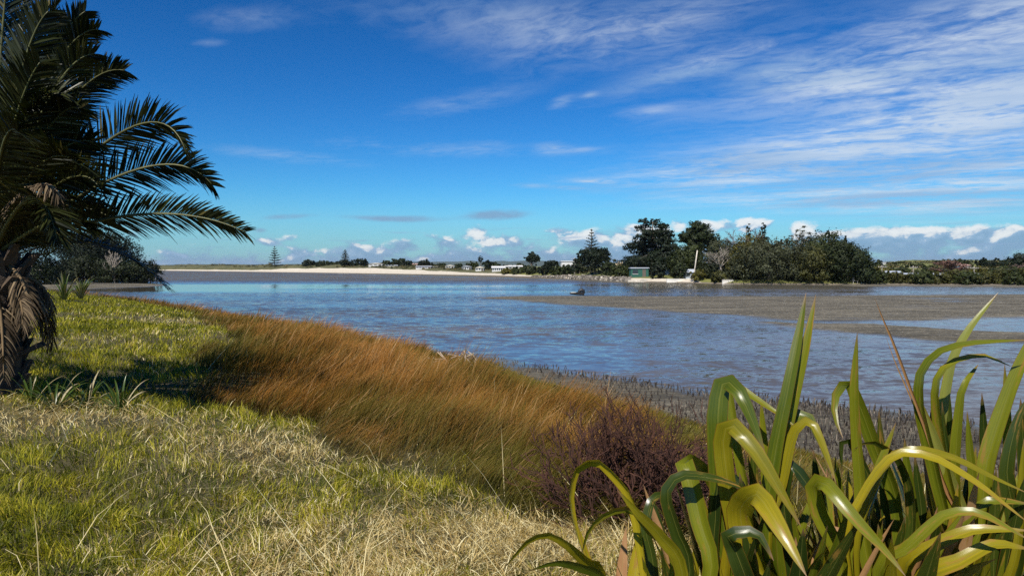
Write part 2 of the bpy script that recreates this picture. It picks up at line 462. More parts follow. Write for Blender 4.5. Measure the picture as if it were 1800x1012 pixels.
def build_flats():
    pys = np.concatenate([np.linspace(474.5, 530, 110), np.linspace(530.6, 780, 200), np.linspace(782, 900, 30)])
    pxs = np.concatenate([np.linspace(-900, -20, 50), np.linspace(-10, 1830, 330), np.linspace(1850, 2600, 50)])
    D = EYE * F / (pys - HY)
    X = (pxs[:, None] - 900) / F * D[None, :]; Y = np.broadcast_to(D[None, :], X.shape)
    Z = flat_z(X, Y)
    V = np.stack([X, Y, Z], -1).reshape(-1, 3)
    ny = len(pys)
    i, j = np.meshgrid(np.arange(len(pxs) - 1), np.arange(ny - 1), indexing='ij')
    Fq = np.stack([i * ny + j, i * ny + j + 1, (i + 1) * ny + j + 1, (i + 1) * ny + j], -1).reshape(-1, 4)
    keep = (Z.reshape(-1)[Fq] > -0.06).any(1)
    m, g, p, o = new_mat('tidal_mud')
    geo = g.node('ShaderNodeNewGeometry'); P = geo.outputs['Position']
    x, y, z = g.sep(P)
    n = g.noise(g.vec(x * 0.12, y * 0.4), 1.0, 6.0, 0.65); nf = g.noise(g.vec(x * 1.6, y * 3.5), 1.0, 6.0, 0.75); sh = g.noise(g.vec(x * 2.6, y * 5.0, 3.0), 1.0, 3.0, 0.8)
    mud = g.ramp(n * 0.5 + nf * 0.5, [(0.36, (0.040, 0.036, 0.027)), (0.5, (0.108, 0.096, 0.070)), (0.64, (0.225, 0.200, 0.145))])
    farsand = g.sm(y, 30.0, 55.0)
    shell = g.sm(sh, 0.58, 0.66) * (farsand * 0.75 + 0.25) * g.sm(z, 0.02, 0.07)
    near = g.mix(farsand, g.mix(1.0, mud, (0.80, 0.80, 0.80), 'MULTIPLY'), mud)
    c = g.mix(shell, near, (0.50, 0.44, 0.33))
    g.put(p.inputs['Base Color'], c)
    wet = g.sm(z + (nf - 0.5) * 0.05, 0.0, 0.07)
    g.put(p.inputs['Roughness'], wet * 0.55 + 0.16)
    g.put(p.inputs['Specular IOR Level'], 0.5 - wet * 0.42)
    b = g.node('ShaderNodeBump'); b.inputs['Strength'].default_value = 0.55; b.inputs['Distance'].default_value = 0.05
    g.put(b.inputs['Height'], nf + sh * 0.3); g.nt.links.new(b.outputs[0], p.inputs['Normal'])
    link('tidal_flat', mesh_np('tidal_flat', V, [Fq[keep]], m), kind='structure')
build_flats()

# ------------------------------------------------------------------ far shore
SHX = np.array([-1400, -400, 0, 280, 420, 560, 700, 860, 950, 1000, 1100, 1215, 1300, 1500, 1600, 1800, 2200, 3400], float)
SHY = np.array([474.4, 474.8, 475.2, 475.8, 477.6, 479.7, 482, 485, 487.6, 490, 495.4, 497.6, 499.6, 500.8, 500.6, 502, 505, 510], float)
def shore_d(px): return EYE * F / (np.interp(px, SHX, SHY) - HY)
INL = np.array([-30, 0, 3, 7, 12, 18, 26, 38, 55, 90, 160, 320, 700, 1800, 5000, 16000], float)
def far_profile(px, t):
    """height of the far land t metres behind its waterline"""
    px = np.asarray(px, float); t = np.asarray(t, float)
    dune = np.interp(t, INL, [-1, 0, .35, .8, 1.4, 2.6, 3.4, 4.2, 4.9, 4.6, 4.2, 3.6, 3.4, 3.2, 3.2, 3.2])
    mid = np.interp(t, INL, [-1, 0, .25, .6, 1.2, 1.6, 1.9, 2.2, 2.5, 2.8, 3.0, 3.2, 3.2, 3.2, 3.2, 3.2])
    isl = np.interp(t, INL, [-1, 0, .9, 1.0, 1.3, 1.6, 1.8, 2.0, 2.2, 2.6, 3.0, 3.2, 3.2, 3.2, 3.2, 3.2])
    rig = np.interp(t, INL, [-1, 0, .25, .5, .8, 1.0, 1.3, 1.5, 1.9, 2.8, 4.6, 8.0, 6.0, 3.2, 3.2, 3.2])
    a = sstep(px, 640, 880); b = sstep(px, 940, 1020); c = sstep(px, 1500, 1600)
    z = dune * (1 - a) + mid * a
    z = z * (1 - b) + isl * b
    return z * (1 - c) + rig * c
def far_pt(px, t):
    d = float(shore_d(px)) + t
    return np.array([(px - 900) / F * d, d, float(far_profile(px, t))])
def build_far_shore():
    pxs = np.concatenate([np.linspace(-1400, 100, 40), np.linspace(110, 1800, 430), np.linspace(1830, 3400, 40)])
    sub = np.concatenate([np.linspace(INL[i], INL[i + 1], 4)[:-1] for i in range(len(INL) - 1)] + [[INL[-1]]])
    D = shore_d(pxs)[:, None] + sub[None, :]
    X = (pxs[:, None] - 900) / F * D
    Z = far_profile(pxs[:, None], sub[None, :] + 0 * pxs[:, None])
    nz = fbm(X * 0.06, D * 0.06, 41) - 0.5
    amp = (1 - sstep(pxs, 640, 900))[:, None] * 2.6 * sstep(sub, 10, 45)[None, :] * (1 - sstep(sub, 800, 2500))[None, :]
    Z = Z + nz * (amp + 0.22 * sstep(sub, 2, 9)[None, :])
    V = np.stack([X, D, Z], -1).reshape(-1, 3)
    ny = len(sub)
    nn = fbm(pxs * 0.05, pxs * 0 + 3.3, 5, 3)
    lim = np.interp(pxs, [-1400, 250, 330, 440, 520, 640, 800, 900, 1000, 1090, 1120, 1215, 1240, 3400], [9, 9, 10, 11, 19, 22, 14, 9, 4, 4, 5, 4, 0, 0]) * (0.75 + 0.5 * nn)
    sand = 1 - sstep(sub[None, :] - lim[:, None], -2.5, 2.0)
    i, j = np.meshgrid(np.arange(len(pxs) - 1), np.arange(ny - 1), indexing='ij')
    Fq = np.stack([i * ny + j, i * ny + j + 1, (i + 1) * ny + j + 1, (i + 1) * ny + j], -1).reshape(-1, 4)
    m, g, p, o = new_mat('far_land')
    geo = g.node('ShaderNodeNewGeometry'); P = geo.outputs['Position']
    x, y, z = g.sep(P)
    n = g.noise(P, 0.12, 6.0, 0.65); nf = g.noise(P, 0.9, 5.0, 0.7)
    scrub = g.ramp(n * 0.5 + nf * 0.5, [(0.35, (0.045, 0.048, 0.016)), (0.5, (0.085, 0.085, 0.028)), (0.66, (0.17, 0.145, 0.06))])
    lawn = g.ramp(nf, [(0.3, (0.10, 0.115, 0.022)), (0.7, (0.19, 0.185, 0.045))])
    veg = g.mix(g.sm(x, -8.0, 6.0), scrub, lawn)
    sandc = g.ramp(nf, [(0.3, (0.44, 0.38, 0.29)), (0.7, (0.62, 0.56, 0.45))])
    sf = g.sm(g.attr('sand') + (nf - 0.5) * 0.7, 0.40, 0.56)
    c = g.mix(sf, veg, sandc)
    wet = g.sm(z + (nf - 0.5) * 0.2, 0.18, 0.36)
    c = g.mix(wet, (0.17, 0.14, 0.105), c)
    g.put(p.inputs['Base Color'], c); p.inputs['Roughness'].default_value = 0.95
    link('far_shore', mesh_np('far_shore', V, [Fq], m, {'sand': sand.ravel()}), kind='structure')
    # distant hills
    mb = MB()
    az = np.linspace(-1.2, 1.25, 300)
    rows = []
    for r, k in ((6200, 0), (7000, .75), (7800, 1.0), (9200, .7), (11500, .0)):
        u = 900 + F * np.tan(np.clip(az, -1.2, 1.2))
        env = 16 + 46 * np.exp(-((u - 850) / 260) ** 2) + 22 * np.exp(-((u - 1130) / 90) ** 2) + 40 * np.exp(-((u - 1700) / 300) ** 2)
        hh = env * (0.45 + 1.0 * fbm(az * 34, az * 0 + r * 0.0006, 77, 5))
        rows.append(np.stack([np.sin(az) * r, np.cos(az) * r, hh * k + 2.5], -1))
    V = np.concatenate(rows); n = len(az)
    i, j = np.meshgrid(np.arange(4), np.arange(n - 1), indexing='ij')
    Fq = np.stack([i * n + j, i * n + j + 1, (i + 1) * n + j + 1, (i + 1) * n + j], -1).reshape(-1, 4)
    link('distant_hills', mesh_np('distant_hills', V, [Fq], plain('hill_forest', (0.045, 0.065, 0.04), 0.95, 0.4, 0.004)), kind='structure')
build_far_shore()

# ------------------------------------------------------------------ trees
def leaf_cloud(C, R, N, size, rng, tint, outward, thin=0.55):
    """N leaf faces round each centre in C: returns quads and their tint"""
    n = len(C) * N
    d = rng.normal(size=(n, 3)); d /= np.linalg.norm(d, axis=1)[:, None]
    r = rng.random(n) ** 0.45
    c = np.repeat(C, N, 0); R = np.repeat(np.asarray(R).reshape(len(C), -1), N, 0)
    pos = c + d * r[:, None] * R
    nrm = d * 0.7 + np.repeat(outward, N, 0) * 0.9 + rng.normal(size=(n, 3)) * 0.32
    nrm /= np.linalg.norm(nrm, axis=1)[:, None]
    t = np.cross(nrm, rng.normal(size=(n, 3))); t /= np.linalg.norm(t, axis=1)[:, None] + 1e-9
    b = np.cross(nrm, t)
    s = size * (0.55 + 0.9 * rng.random(n))[:, None]
    q = np.stack([pos - t * s, pos + b * s * thin, pos + t * s, pos - b * s * thin], 1).reshape(-1, 3)
    tn = np.clip(np.repeat(tint, N) + rng.normal(size=n) * 0.08, 0, 1)
    return q, np.repeat(tn, 4)
def crown_mesh(name, lobes, mat, rng, clumps, per, size, shell=0.62, flat=1.0, crad=0.34):
    lobes = np.asarray(lobes, float)
    vol = (lobes[:, 3] * lobes[:, 4] * lobes[:, 5]) ** (2 / 3.0)
    k = np.maximum(3, np.round(clumps * vol / vol.sum())).astype(int)
    V = []; T = []
    for (cx, cy, cz, rx, ry, rz), kk in zip(lobes, k):
        d = rng.normal(size=(kk, 3)); d /= np.linalg.norm(d, axis=1)[:, None]
        r = shell + (1.06 - shell) * rng.random(kk) ** 0.6
        r = np.where(rng.random(kk) < 0.18, r * 0.5, r)
        C = np.array([cx, cy, cz]) + d * r[:, None] * np.array([rx, ry, rz])
        R0 = (rx * ry * rz) ** (1 / 3.0) * crad * (0.6 + 0.8 * rng.random(kk))
        R = np.stack([R0, R0, R0 * flat], -1)
        q, t = leaf_cloud(C, R, per, size, rng, 0.25 + 0.5 * rng.random(kk), d)
        V.append(q); T.append(t)
    V = np.concatenate(V); T = np.concatenate(T)
    return mesh_np(name, V, [np.arange(len(V)).reshape(-1, 4)], mat, {'tint': T}, smooth=False)
def limbs_mesh(name, base_r, h, tips, mat, rng, sides=6, split=0.35):
    mb = MB()
    top = np.array([rng.normal() * 0.03 * h, rng.normal() * 0.03 * h, h])
    pts = [np.zeros(3), np.array([0.02 * h, 0, h * 0.3]), top * np.array([.7, .7, .65]), top]
    mb.tube(pts, [base_r * 1.25, base_r, base_r * 0.7, base_r * 0.2], sides)
    for tp in tips:
        s0 = split + rng.random() * 0.4
        a = np.array([0, 0, h * s0]); tp = np.asarray(tp)
        mid = a * 0.45 + tp * 0.55 + np.array([rng.normal() * .04 * h, rng.normal() * .04 * h, -0.03 * h])
        mb.tube([a, mid, tp], [base_r * 0.45, base_r * 0.28, base_r * 0.07], max(4, sides - 1))
    return mb.mesh(name, mat)
def tree_frame(px0, px1, top, d, zb):
    pxc = (px0 + px1) / 2
    base = np.array([(pxc - 900) / F * d, d, zb])
    w = (px1 - px0) / F * d
    h = EYE + (HY - top) / F * d - zb
    return base, w, h
def put_tree(name, label, cat, base, trunk, crown, group=None):
    t = thing(name, label, cat, base, group)
    if trunk is not None: link('trunk', trunk, t)
    if crown is not None: link('crown', crown, t)
    return t
def tree(name, label, px0, px1, top, t=8, style='round', mat=None, seed=1, low=0.12, n=1.0, d=None, zb=None, group=None, cat='tree'):
    """a tree that spans photo columns px0..px1 and reaches row top, t metres behind the waterline"""
    rng = np.random.default_rng(seed)
    pxc = (px0 + px1) / 2
    if d is None:
        q = far_pt(pxc, t); d = q[1]; zb = q[2]
    base, w, h = tree_frame(px0, px1, top, d, zb)
    if style == 'round': h *= 1.11
    r = w / 2 * {'pine': 1.16, 'conifer': 1.3, 'round': 1.06}.get(style, 1.0)
    pix = d / F * 1.75                       # metres per rendered pixel
    size = min(max(0.95 * pix, 0.12), 0.5)
    mat = mat or DARKGREEN()
    area = w * h
    quads = min(15000, max(420, area / (size * size) * 6.5)) * n
    if style == 'round':
        lobes = []
        k = 8 if w > 4 else 6
        for i in range(k):
            a = i * 2 * math.pi / k + rng.random() * .6
            rr = r * (0.40 + 0.16 * rng.random())
            lobes.append((math.cos(a) * (r - rr), math.sin(a) * (r - rr), h * (low + 0.42 + 0.22 * rng.random()), rr, rr, h * (0.22 + 0.1 * rng.random())))
        if low < 0.08:                       # foliage down to the ground
            for i in range(k):
                a = i * 2 * math.pi / k + rng.random()
                rr = r * 0.42
                lobes.append((math.cos(a) * (r - rr) * 1.02, math.sin(a) * (r - rr), h * 0.20, rr, rr, h * 0.24))
        lobes.append((rng.normal() * r * .18, 0, h * 0.74, r * 0.58, r * 0.58, h * 0.25))
        lobes.append((rng.normal() * r * .3, 0, h * 0.66, r * 0.5, r * 0.5, h * 0.28))
        lobes.append((0, 0, h * (max(low, 0) * .6 + 0.42), r * 0.86, r * 0.8, h * 0.34))
        per = 26
        cr = crown_mesh('crown', lobes, mat, rng, quads / per, per, size)
        tips = [(l[0], l[1], l[2]) for l in lobes[:5]]
        tr = limbs_mesh('trunk', max(0.06, 0.028 * h), h * 0.75, tips, BARK(), rng, split=0.1)
    elif style == 'pine':                    # layered flat plates of foliage, open underneath
        lobes = []
        L = 8
        for i in range(L):
            f = i / (L - 1.0)
            zz = h * (0.18 + 0.74 * f)
            rr = r * (1.05 - 0.60 * f ** 1.6) * (0.8 + 0.3 * rng.random())
            for k in range(6 if f < 0.75 else 3):
                a = rng.random() * 6.28
                lobes.append((math.cos(a) * rr * 0.52, math.sin(a) * rr * 0.52, zz + rng.normal() * h * .025, rr * 0.52, rr * 0.52, h * 0.075))
        lobes.append((0, 0, h * 0.95, r * 0.2, r * 0.2, h * 0.06))
        per = 24
        cr = crown_mesh('crown', lobes, mat, rng, quads / per, per, size, 0.4, 0.55, 0.34)
        tr = limbs_mesh('trunk', 0.03 * h, h * 0.96, [(l[0], l[1], l[2]) for l in lobes[::2]], BARK(), rng, split=0.2)
    elif style == 'umbrella':                # clear stem, spreading limbs, domed crown
        lobes = []
        for i in range(20):
            a = rng.random() * 6.28; q = math.sqrt(rng.random()) * 0.74
            rr = r * (0.30 + 0.14 * rng.random())
            lobes.append((math.cos(a) * q * r, math.sin(a) * q * r, h * (0.88 - 0.36 * q * q - 0.22 * rng.random()), rr, rr, h * 0.10))
        lobes.append((0, 0, h * 0.88, r * 0.5, r * 0.5, h * 0.1))
        per = 24
        cr = crown_mesh('crown', lobes, mat, rng, quads * 0.8 / per, per, size, 0.4, 0.6, 0.36)
        tr = limbs_mesh('trunk', 0.028 * h, h * 0.85, [(l[0], l[1], l[2] - h * .03) for l in lobes], BARK(), rng, split=0.28)
    elif style == 'conifer':
        lobes = []
        L = 11
        for i in range(L):
            f = i / (L - 1.0)
            rr = r * (1.0 - 0.84 * f ** 1.15) * (0.8 + 0.4 * rng.random())
            for k in range(4 if f < 0.7 else 2):
                a = rng.random() * 6.28
                lobes.append((math.cos(a) * rr * 0.42, math.sin(a) * rr * 0.42, h * (low + (0.95 - low) * f), rr * 0.66 + 0.1, rr * 0.66 + 0.1, h * 0.08))
        per = 20
        cr = crown_mesh('crown', lobes, mat, rng, quads / per, per, size, 0.35, 0.8, 0.36)
        tr = limbs_mesh('trunk', 0.022 * h, h * 0.97, [], BARK(), rng)
    elif style == 'norfolk':                 # regular tiers of level branches round a straight stem
        mb = MB(); C = []; R = []; O = []
        tiers = 13 if n >= 1 else 9
        tips = []
        for i in range(tiers):
            f = i / (tiers - 1.0)
            zz = h * (low + (0.95 - low) * f)
            rr = r * (1 - f) ** 0.8 + r * 0.06
            nb = 7 if f < 0.8 else 5
            a0 = rng.random() * 6.28
            for k in range(nb):
                a = a0 + k * 6.283 / nb + rng.normal() * 0.08
                L = rr * (0.85 + 0.25 * rng.random())
                rise = 0.10 + 0.42 * f
                e = np.array([math.cos(a), math.sin(a), rise])
                p0 = np.array([0, 0, zz])
                tips.append((p0, p0 + e * L))
                m = max(2, int(L / 0.5))
                for q in range(m):
                    s = (q + 0.8) / m
                    C.append(p0 + e * L * s + np.array([0, 0, -0.02 * h * (1 - s) * s])); R.append((max(.14, .13 * L + 0.1), max(.14, .13 * L + 0.1), 0.010 * h + 0.04)); O.append((0, 0, 1.0))
        per = 9
        q, tn = leaf_cloud(np.array(C), np.array(R), per, max(0.11, size * 0.62), rng, 0.2 + 0.5 * rng.random(len(C)), np.array(O))
        cr = mesh_np('crown', q, [np.arange(len(q)).reshape(-1, 4)], mat, {'tint': tn}, smooth=False)
        mb.tube([(0, 0, 0), (0, 0, h * 0.5), (0, 0, h)], [0.02 * h, 0.013 * h, 0.003 * h], 7)
        for a, b in tips: mb.tube([a, b], [0.0045 * h, 0.0012 * h], 3, cap=False)
        tr = mb.mesh('trunk', BARK())
    put_tree(name, label, cat, base, tr, cr, group)
def bare_tree_mesh(h, r, rng, levels=5, kids=3, mat=None, r0=None, spread=0.55, upbias=0.25, minr=0.01, startk=5):
    mb = MB()
    ends = []
    def grow(p, d, L, rad, lv):
        nseg = 3
        pts = [p]; dd = d.copy()
        for s in range(nseg):
            dd = dd + rng.normal(size=3) * 0.16; dd[2] += upbias * 0.15; dd /= np.linalg.norm(dd)
            pts.append(pts[-1] + dd * L / nseg)
        mb.tube(pts, np.linspace(rad, max(rad * 0.55, minr * 0.6), nseg + 1), 5 if lv == levels else 3, rng.random(), cap=False)
        if lv <= 0:
            ends.append(pts[-1]); return
        for k in range(kids if lv < levels else startk):
            w = rng.normal(size=3); w -= dd * w.dot(dd); w /= np.linalg.norm(w) + 1e-9
            nd = dd + w * spread * (0.7 + 0.6 * rng.random()); nd[2] += upbias; nd /= np.linalg.norm(nd)
            grow(pts[-1 if k else -2] if rng.random() < 0.7 else pts[1], nd, L * (0.62 + 0.2 * rng.random()), max(rad * 0.55, minr), lv - 1)
    grow(np.zeros(3), np.array([0.03, 0.0, 1.0]), h * 0.30, r0 or h * 0.022, levels)
    v = np.concatenate(mb.v)
    s = np.array([r / max(1e-3, np.percentile(np.abs(v[:, 0]), 99)), r / max(1e-3, np.percentile(np.abs(v[:, 1]), 99)), h / v[:, 2].max()])
    mb.v = [a * s for a in mb.v]
    return mb.mesh('branches', mat or TWIG(), smooth=False), [e * s for e in ends]
def bare_tree(name, label, px0, px1, top, t=8, seed=1, mat=None, levels=5, tufts=None, d=None, zb=None, minr=0.02):
    rng = np.random.default_rng(seed)
    if d is None:
        q = far_pt((px0 + px1) / 2, t); d = q[1]; zb = q[2]
    base, w, h = tree_frame(px0, px1, top, d, zb)
    me, ends = bare_tree_mesh(h, w / 2, rng, levels, 3, mat, minr=minr)
    o = thing(name, label, 'tree', base)
    link('trunk', me, o)
    if tufts:
        E_ = np.array([e for e in ends if e[2] > h * tufts[1]])
        E_ = E_[rng.permutation(len(E_))[:int(tufts[2])]]
        q, tn = leaf_cloud(E_, np.tile([w * .07, w * .07, h * .022], (len(E_), 1)), 34, 0.20, rng, rng.random(len(E_)), np.tile([0, 0, 1.0], (len(E_), 1)))
        link('crown', mesh_np('crown', q, [np.arange(len(q)).reshape(-1, 4)], tufts[0], {'tint': tn}, smooth=False), o)
    return o
# ---- trees on the wooded point (right of the middle)
D, M_, O_, GG, B_ = DARKGREEN, MIDGREEN, OLIVE, GREYGREEN, BLACKGREEN
tree('macrocarpa_tree', 'broad black-green macrocarpa with tiered branches above the green shed', 1088, 1206, 385, 20, 'pine', B_(), 11, n=1.8)
tree('pine_tree', 'tall pine with domed crown directly right of the broad macrocarpa', 1192, 1264, 387, 26, 'umbrella', D(), 12, n=1.6)
tree('round_bush', 'round dark clipped bush standing between the green shed and seawall', 1142, 1173, 457, 5, 'round', B_(), 13, cat='bush', low=0.0)
tree('round_bush', 'round mid-green bush left of the grey tin shed', 1181, 1210, 461, 5, 'round', D(), 14, cat='bush', low=0.0)
tree('evergreen_tree', 'spreading green tree behind the leaning pole', 1174, 1240, 432, 14, 'round', M_(), 15, low=0.0)
tree('low_bush', 'low yellow-green bush overhanging the right end of the white seawall', 1211, 1246, 475, 2.5, 'round', O_(), 16, cat='bush', low=0.0)
tree('grey_tree', 'thin grey-leaved tree right of the leaning pole', 1234, 1292, 420, 9, 'round', GG(), 17, n=0.8, low=0.0)
bare_tree('bare_tree', 'leafless brown tree in front of the thin grey-leaved tree', 1240, 1300, 432, 5, 18, PALEBARK(), 5)
bare_tree('bare_tree', 'wide leafless brown crown rising behind the olive-green tree', 1272, 1350, 400, 16, 19, TWIG(), 6, minr=0.03)
tree('olive_tree', 'olive-yellow leafy tree at the middle of the wooded point', 1280, 1346, 416, 7, 'round', O_(), 20, low=0.0)
tree('dark_conifer', 'short pointed conifer left of its taller twin above the bare crown', 1302, 1328, 396, 22, 'conifer', D(), 21)
tree('dark_conifer', 'taller dark conifer above the bare crown on the wooded point', 1322, 1360, 395, 23, 'conifer', B_(), 22)
tree('spreading_tree', 'wide grey-green tree drooping over the water mid-point', 1284, 1420, 426, 4, 'round', GG(), 23, n=1.4, low=0.0)
tree('rounded_tree', 'brownish-olive rounded tree right of the wide drooping tree', 1386, 1468, 438, 3, 'round', MANGROVE(), 24, low=0.0)
bare_tree('gum_tree', 'gaunt gum tree with bare limbs and small tufted tops', 1362, 1440, 399, 13, 25, PALEBARK(), 4, (GG(), 0.66, 26), minr=0.05)
tree('dark_conifer', 'small conifer left of the gaunt gum tree', 1358, 1388, 420, 17, 'conifer', D(), 26)
tree('evergreen_tree', 'large dense dark tree right of the gaunt gum tree', 1402, 1504, 413, 8, 'round', M_(), 27, n=1.2, low=0.0)
tree('dark_conifer', 'ragged dark conifer rising over the right of the wooded point', 1438, 1482, 406, 13, 'pine', B_(), 28)
tree('dark_conifer', 'slim dark conifer, last one at the right of the wooded point', 1474, 1498, 417, 12, 'conifer', B_(), 29)
tree('evergreen_tree', 'dense dark tree sloping down at the right end of the point', 1446, 1530, 427, 3, 'round', D(), 30, n=1.3, low=0.0)
tree('low_bush', 'dark low bush at the foot of the right end of the point', 1496, 1540, 468, 2, 'round', D(), 31, cat='bush', low=0.0)
tree('low_bush', 'small olive bush on the point beside the second white wall', 1248, 1284, 478, 2, 'round', MANGROVE(), 32, cat='bush', low=0.0)
for i, (a, b, tp, tt, mm, lab) in enumerate([
        (1224, 1262, 462, 7, D, 'dark undergrowth shrub right of the tin shed'), (1256, 1300, 458, 8, GG, 'grey-green undergrowth shrub below the bare brown crown'),
        (1370, 1420, 448, 10, M_, 'mid-green shrub at the feet of the gaunt gum tree'), (1335, 1375, 432, 14, D, 'dark rounded tree between bare crown and gum tree'),
        (1262, 1290, 474, 3, GG, 'small grey shrub above the short white wall'), (1120, 1170, 450, 24, B_, 'shaded shrub behind the dark-green shed'),
        (1080, 1115, 466, 26, D, 'dark shrub between pampas grass and green shed')]):
    tree('undergrowth_shrub', lab, a, b, tp, tt, 'round', mm(), 500 + i, cat='shrub', low=0.0, group='undergrowth on the wooded point')
# ---- middle shore, left to right
tree('pine_tree', 'lone wind-shaped dark pine left of the white flat-roofed house', 918, 951, 442, 30, 'umbrella', B_(), 41, n=1.5)
tree('evergreen_tree', 'low dark tree right of the lone wind-shaped pine', 955, 984, 459, 26, 'round', B_(), 42)
for i, (a, b, tp, tt, mm, lab) in enumerate([
        (898, 926, 470, 12, M_, 'small green shrub left of the lone pine'), (920, 950, 466, 12, D, 'dark shrub below the lone pine'),
        (946, 972, 465, 9, B_, 'dark shrub on the shore just right of the lone pine'), (966, 992, 468, 8, M_, 'yellow-green shrub below the white house'),
        (984, 1010, 466, 10, D, 'dark shrub hiding the foot of the white flat-roofed house'), (1056, 1086, 457, 14, D, 'rounded shrub right of the tall tiered pine'),
        (1072, 1112, 465, 9, M_, 'shrub beside the pampas grass near the green shed'), (880, 902, 472, 10, O_, 'olive shrub at the end of the white beach')]):
    tree('shore_shrub', lab, a, b, tp, tt, 'round', mm(), 50 + i, cat='shrub', low=0.0, group='shrubs along the middle shore')
tree('norfolk_pine', 'tall tiered Norfolk pine behind the round pohutukawa', 1018, 1061, 401, 22, 'norfolk', D(), 61, low=0.12)
tree('pohutukawa_tree', 'round black-green pohutukawa in front of the tall tiered pine', 1019, 1071, 439, 14, 'round', B_(), 62, n=1.2)
tree('cypress_tree', 'ragged dark cypress between the white house and tiered pine', 1005, 1032, 441, 17, 'conifer', B_(), 63)
tree('cypress_tree', 'slim dark cypress behind the round pohutukawa', 1060, 1074, 441, 26, 'conifer', D(), 64)
# ---- far left shore and village
tree('norfolk_pine', 'lone Norfolk pine on the white dunes at far left', 471, 495, 432, 34, 'norfolk', D(), 71, n=0.8, low=0.04)
tree('norfolk_pine', 'pale thin-topped Norfolk pine above the dune trees', 598, 616, 438, 40, 'norfolk', GG(), 72, n=0.8, low=0.25)
for i, (a, b, tp, tt, mm, lab) in enumerate([
        (531, 556, 457, 40, B_, 'rounded dark tree, leftmost of the dune clump'), (550, 582, 459, 46, D, 'low dark tree second from left in the dune clump'),
        (578, 606, 460, 52, D, 'low tree left of the thin-topped Norfolk pine'), (596, 622, 457, 42, B_, 'dark tree at the foot of the thin-topped Norfolk pine'),
        (620, 647, 454, 40, B_, 'round dark tree left of the first white gabled house'), (668, 692, 459, 60, D, 'dark tree right of the first white gabled house'),
        (686, 712, 455, 66, D, 'taller dark tree behind the low grey-roofed house'), (700, 726, 458, 50, B_, 'dark tree right of the low grey-roofed house'),
        (735, 760, 457, 60, B_, 'dark rounded tree behind the long white house'), (768, 786, 463, 70, D, 'small dark tree right of the long white house'),
        (798, 814, 464, 66, D, 'small tree left of the slim-trunked fan palm'), (818, 842, 460, 60, M_, 'green tree at the foot of the fan palm'),
        (848, 872, 458, 45, B_, 'round dark tree right of the fan palm'), (864, 882, 463, 50, D, 'lower dark tree beside the white shoreline building'),
        (640, 656, 465, 75, D, 'small tree hiding the left wall of the first gabled house'), (755, 772, 465, 80, D, 'tiny tree behind the long white house at right'),
        (884, 906, 466, 60, D, 'small dark tree left of the lone wind-shaped pine'), (905, 925, 464, 70, M_, 'small tree behind the long low white roofs')]):
    tree('village_tree', lab, a, b, tp, tt, 'round', mm(), 80 + i, low=0.02, group='trees among the far shore houses')
# fan palm on its slim stem
def fan_palm():
    q = far_pt(845, 48); top = EYE + (HY - 456) / F * q[1] - q[2]
    rng = np.random.default_rng(3)
    mb = MB(); mb.tube([(0, 0, 0), (0.1, 0, top * .5), (0.05, 0, top)], [0.28, 0.2, 0.2], 7)
    o = thing('fan_palm', 'slim-trunked fan palm above the far village roofs', 'palm', q)
    link('trunk', mb.mesh('trunk', BARK()), o)
    d = rng.normal(size=(26, 3)); d /= np.linalg.norm(d, axis=1)[:, None]
    C = np.array([0, 0, top + 0.2]) + d * np.array([1.1, 1.1, 1.4])
    qd, tn = leaf_cloud(C, np.full((26, 3), 0.45), 14, 0.32, rng, rng.random(26), d, 0.3)
    link('crown', mesh_np('crown', qd, [np.arange(len(qd)).reshape(-1, 4)], B_(), {'tint': tn}, smooth=False), o)
fan_palm()
# ---- right shore: mangrove hedge, trees on the slope
hl = ['leftmost mangrove of the right-hand hedge, touching the wooded point', 'second mangrove from the left in the right-hand hedge', 'third mangrove from the left in the right-hand hedge',
      'fourth mangrove from the left in the right-hand hedge', 'hedge mangrove just left of the red-brown bare tree', 'hedge mangrove below the red-brown bare tree',
      'hedge mangrove just right of the red-brown bare tree', 'hedge mangrove below the pale-roofed house', 'third mangrove from the right photo edge', 'second mangrove from the right photo edge', 'rightmost mangrove of the hedge at the photo edge']
for i in range(11):
    c = 1540 + i * 27
    tree('mangrove_bush', hl[i], c - 21, c + 22, 475.5 + (i * 37 % 5) - (2 if i > 7 else 0), 2 + (i % 3), 'round', MANGROVE() if i % 3 else M_(), 120 + i, low=0.0, n=0.9, group='mangrove hedge on the right shore', cat='mangrove')
for i, (a, b, tp, tt, mm, st, lab) in enumerate([
        (1512, 1540, 458, 110, B_, 'conifer', 'pointed dark tree just beyond the wooded point'), (1534, 1554, 457, 125, D, 'conifer', 'second pointed dark tree beyond the wooded point'),
        (1528, 1572, 468, 40, O_, 'round', 'olive tree behind the left of the mangrove hedge'), (1566, 1600, 470, 60, M_, 'round', 'round green tree behind the left half of the hedge'),
        (1592, 1625, 464, 120, D, 'round', 'dark tree on the slope left of centre of the hedge'), (1618, 1652, 468, 70, M_, 'round', 'mid-green tree left of the red-brown bare tree'),
        (1640, 1658, 459, 160, B_, 'round', 'small dark tree on the skyline left of the bare tree'), (1650, 1706, 457, 130, D, 'round', 'wide dark tree behind the red-brown bare tree'),
        (1716, 1736, 454, 130, B_, 'round', 'narrow dark skyline tree right of the pale-roofed house'), (1730, 1766, 456, 120, B_, 'round', 'rounded dark skyline tree second from the right edge'),
        (1768, 1830, 448, 90, B_, 'round', 'largest dark tree at the right edge of the photo'), (1700, 1740, 470, 45, O_, 'round', 'olive shrub right of the bare tree above the hedge'),
        (1736, 1800, 468, 40, M_, 'round', 'broad light-green shrub above the right of the hedge'), (1570, 1594, 461, 200, M_, 'round', 'distant small tree on the grassy slope')]):
    tree('slope_tree', lab, a, b, tp, tt, st, mm(), 150 + i, low=0.0, group='trees on the right-hand slope')
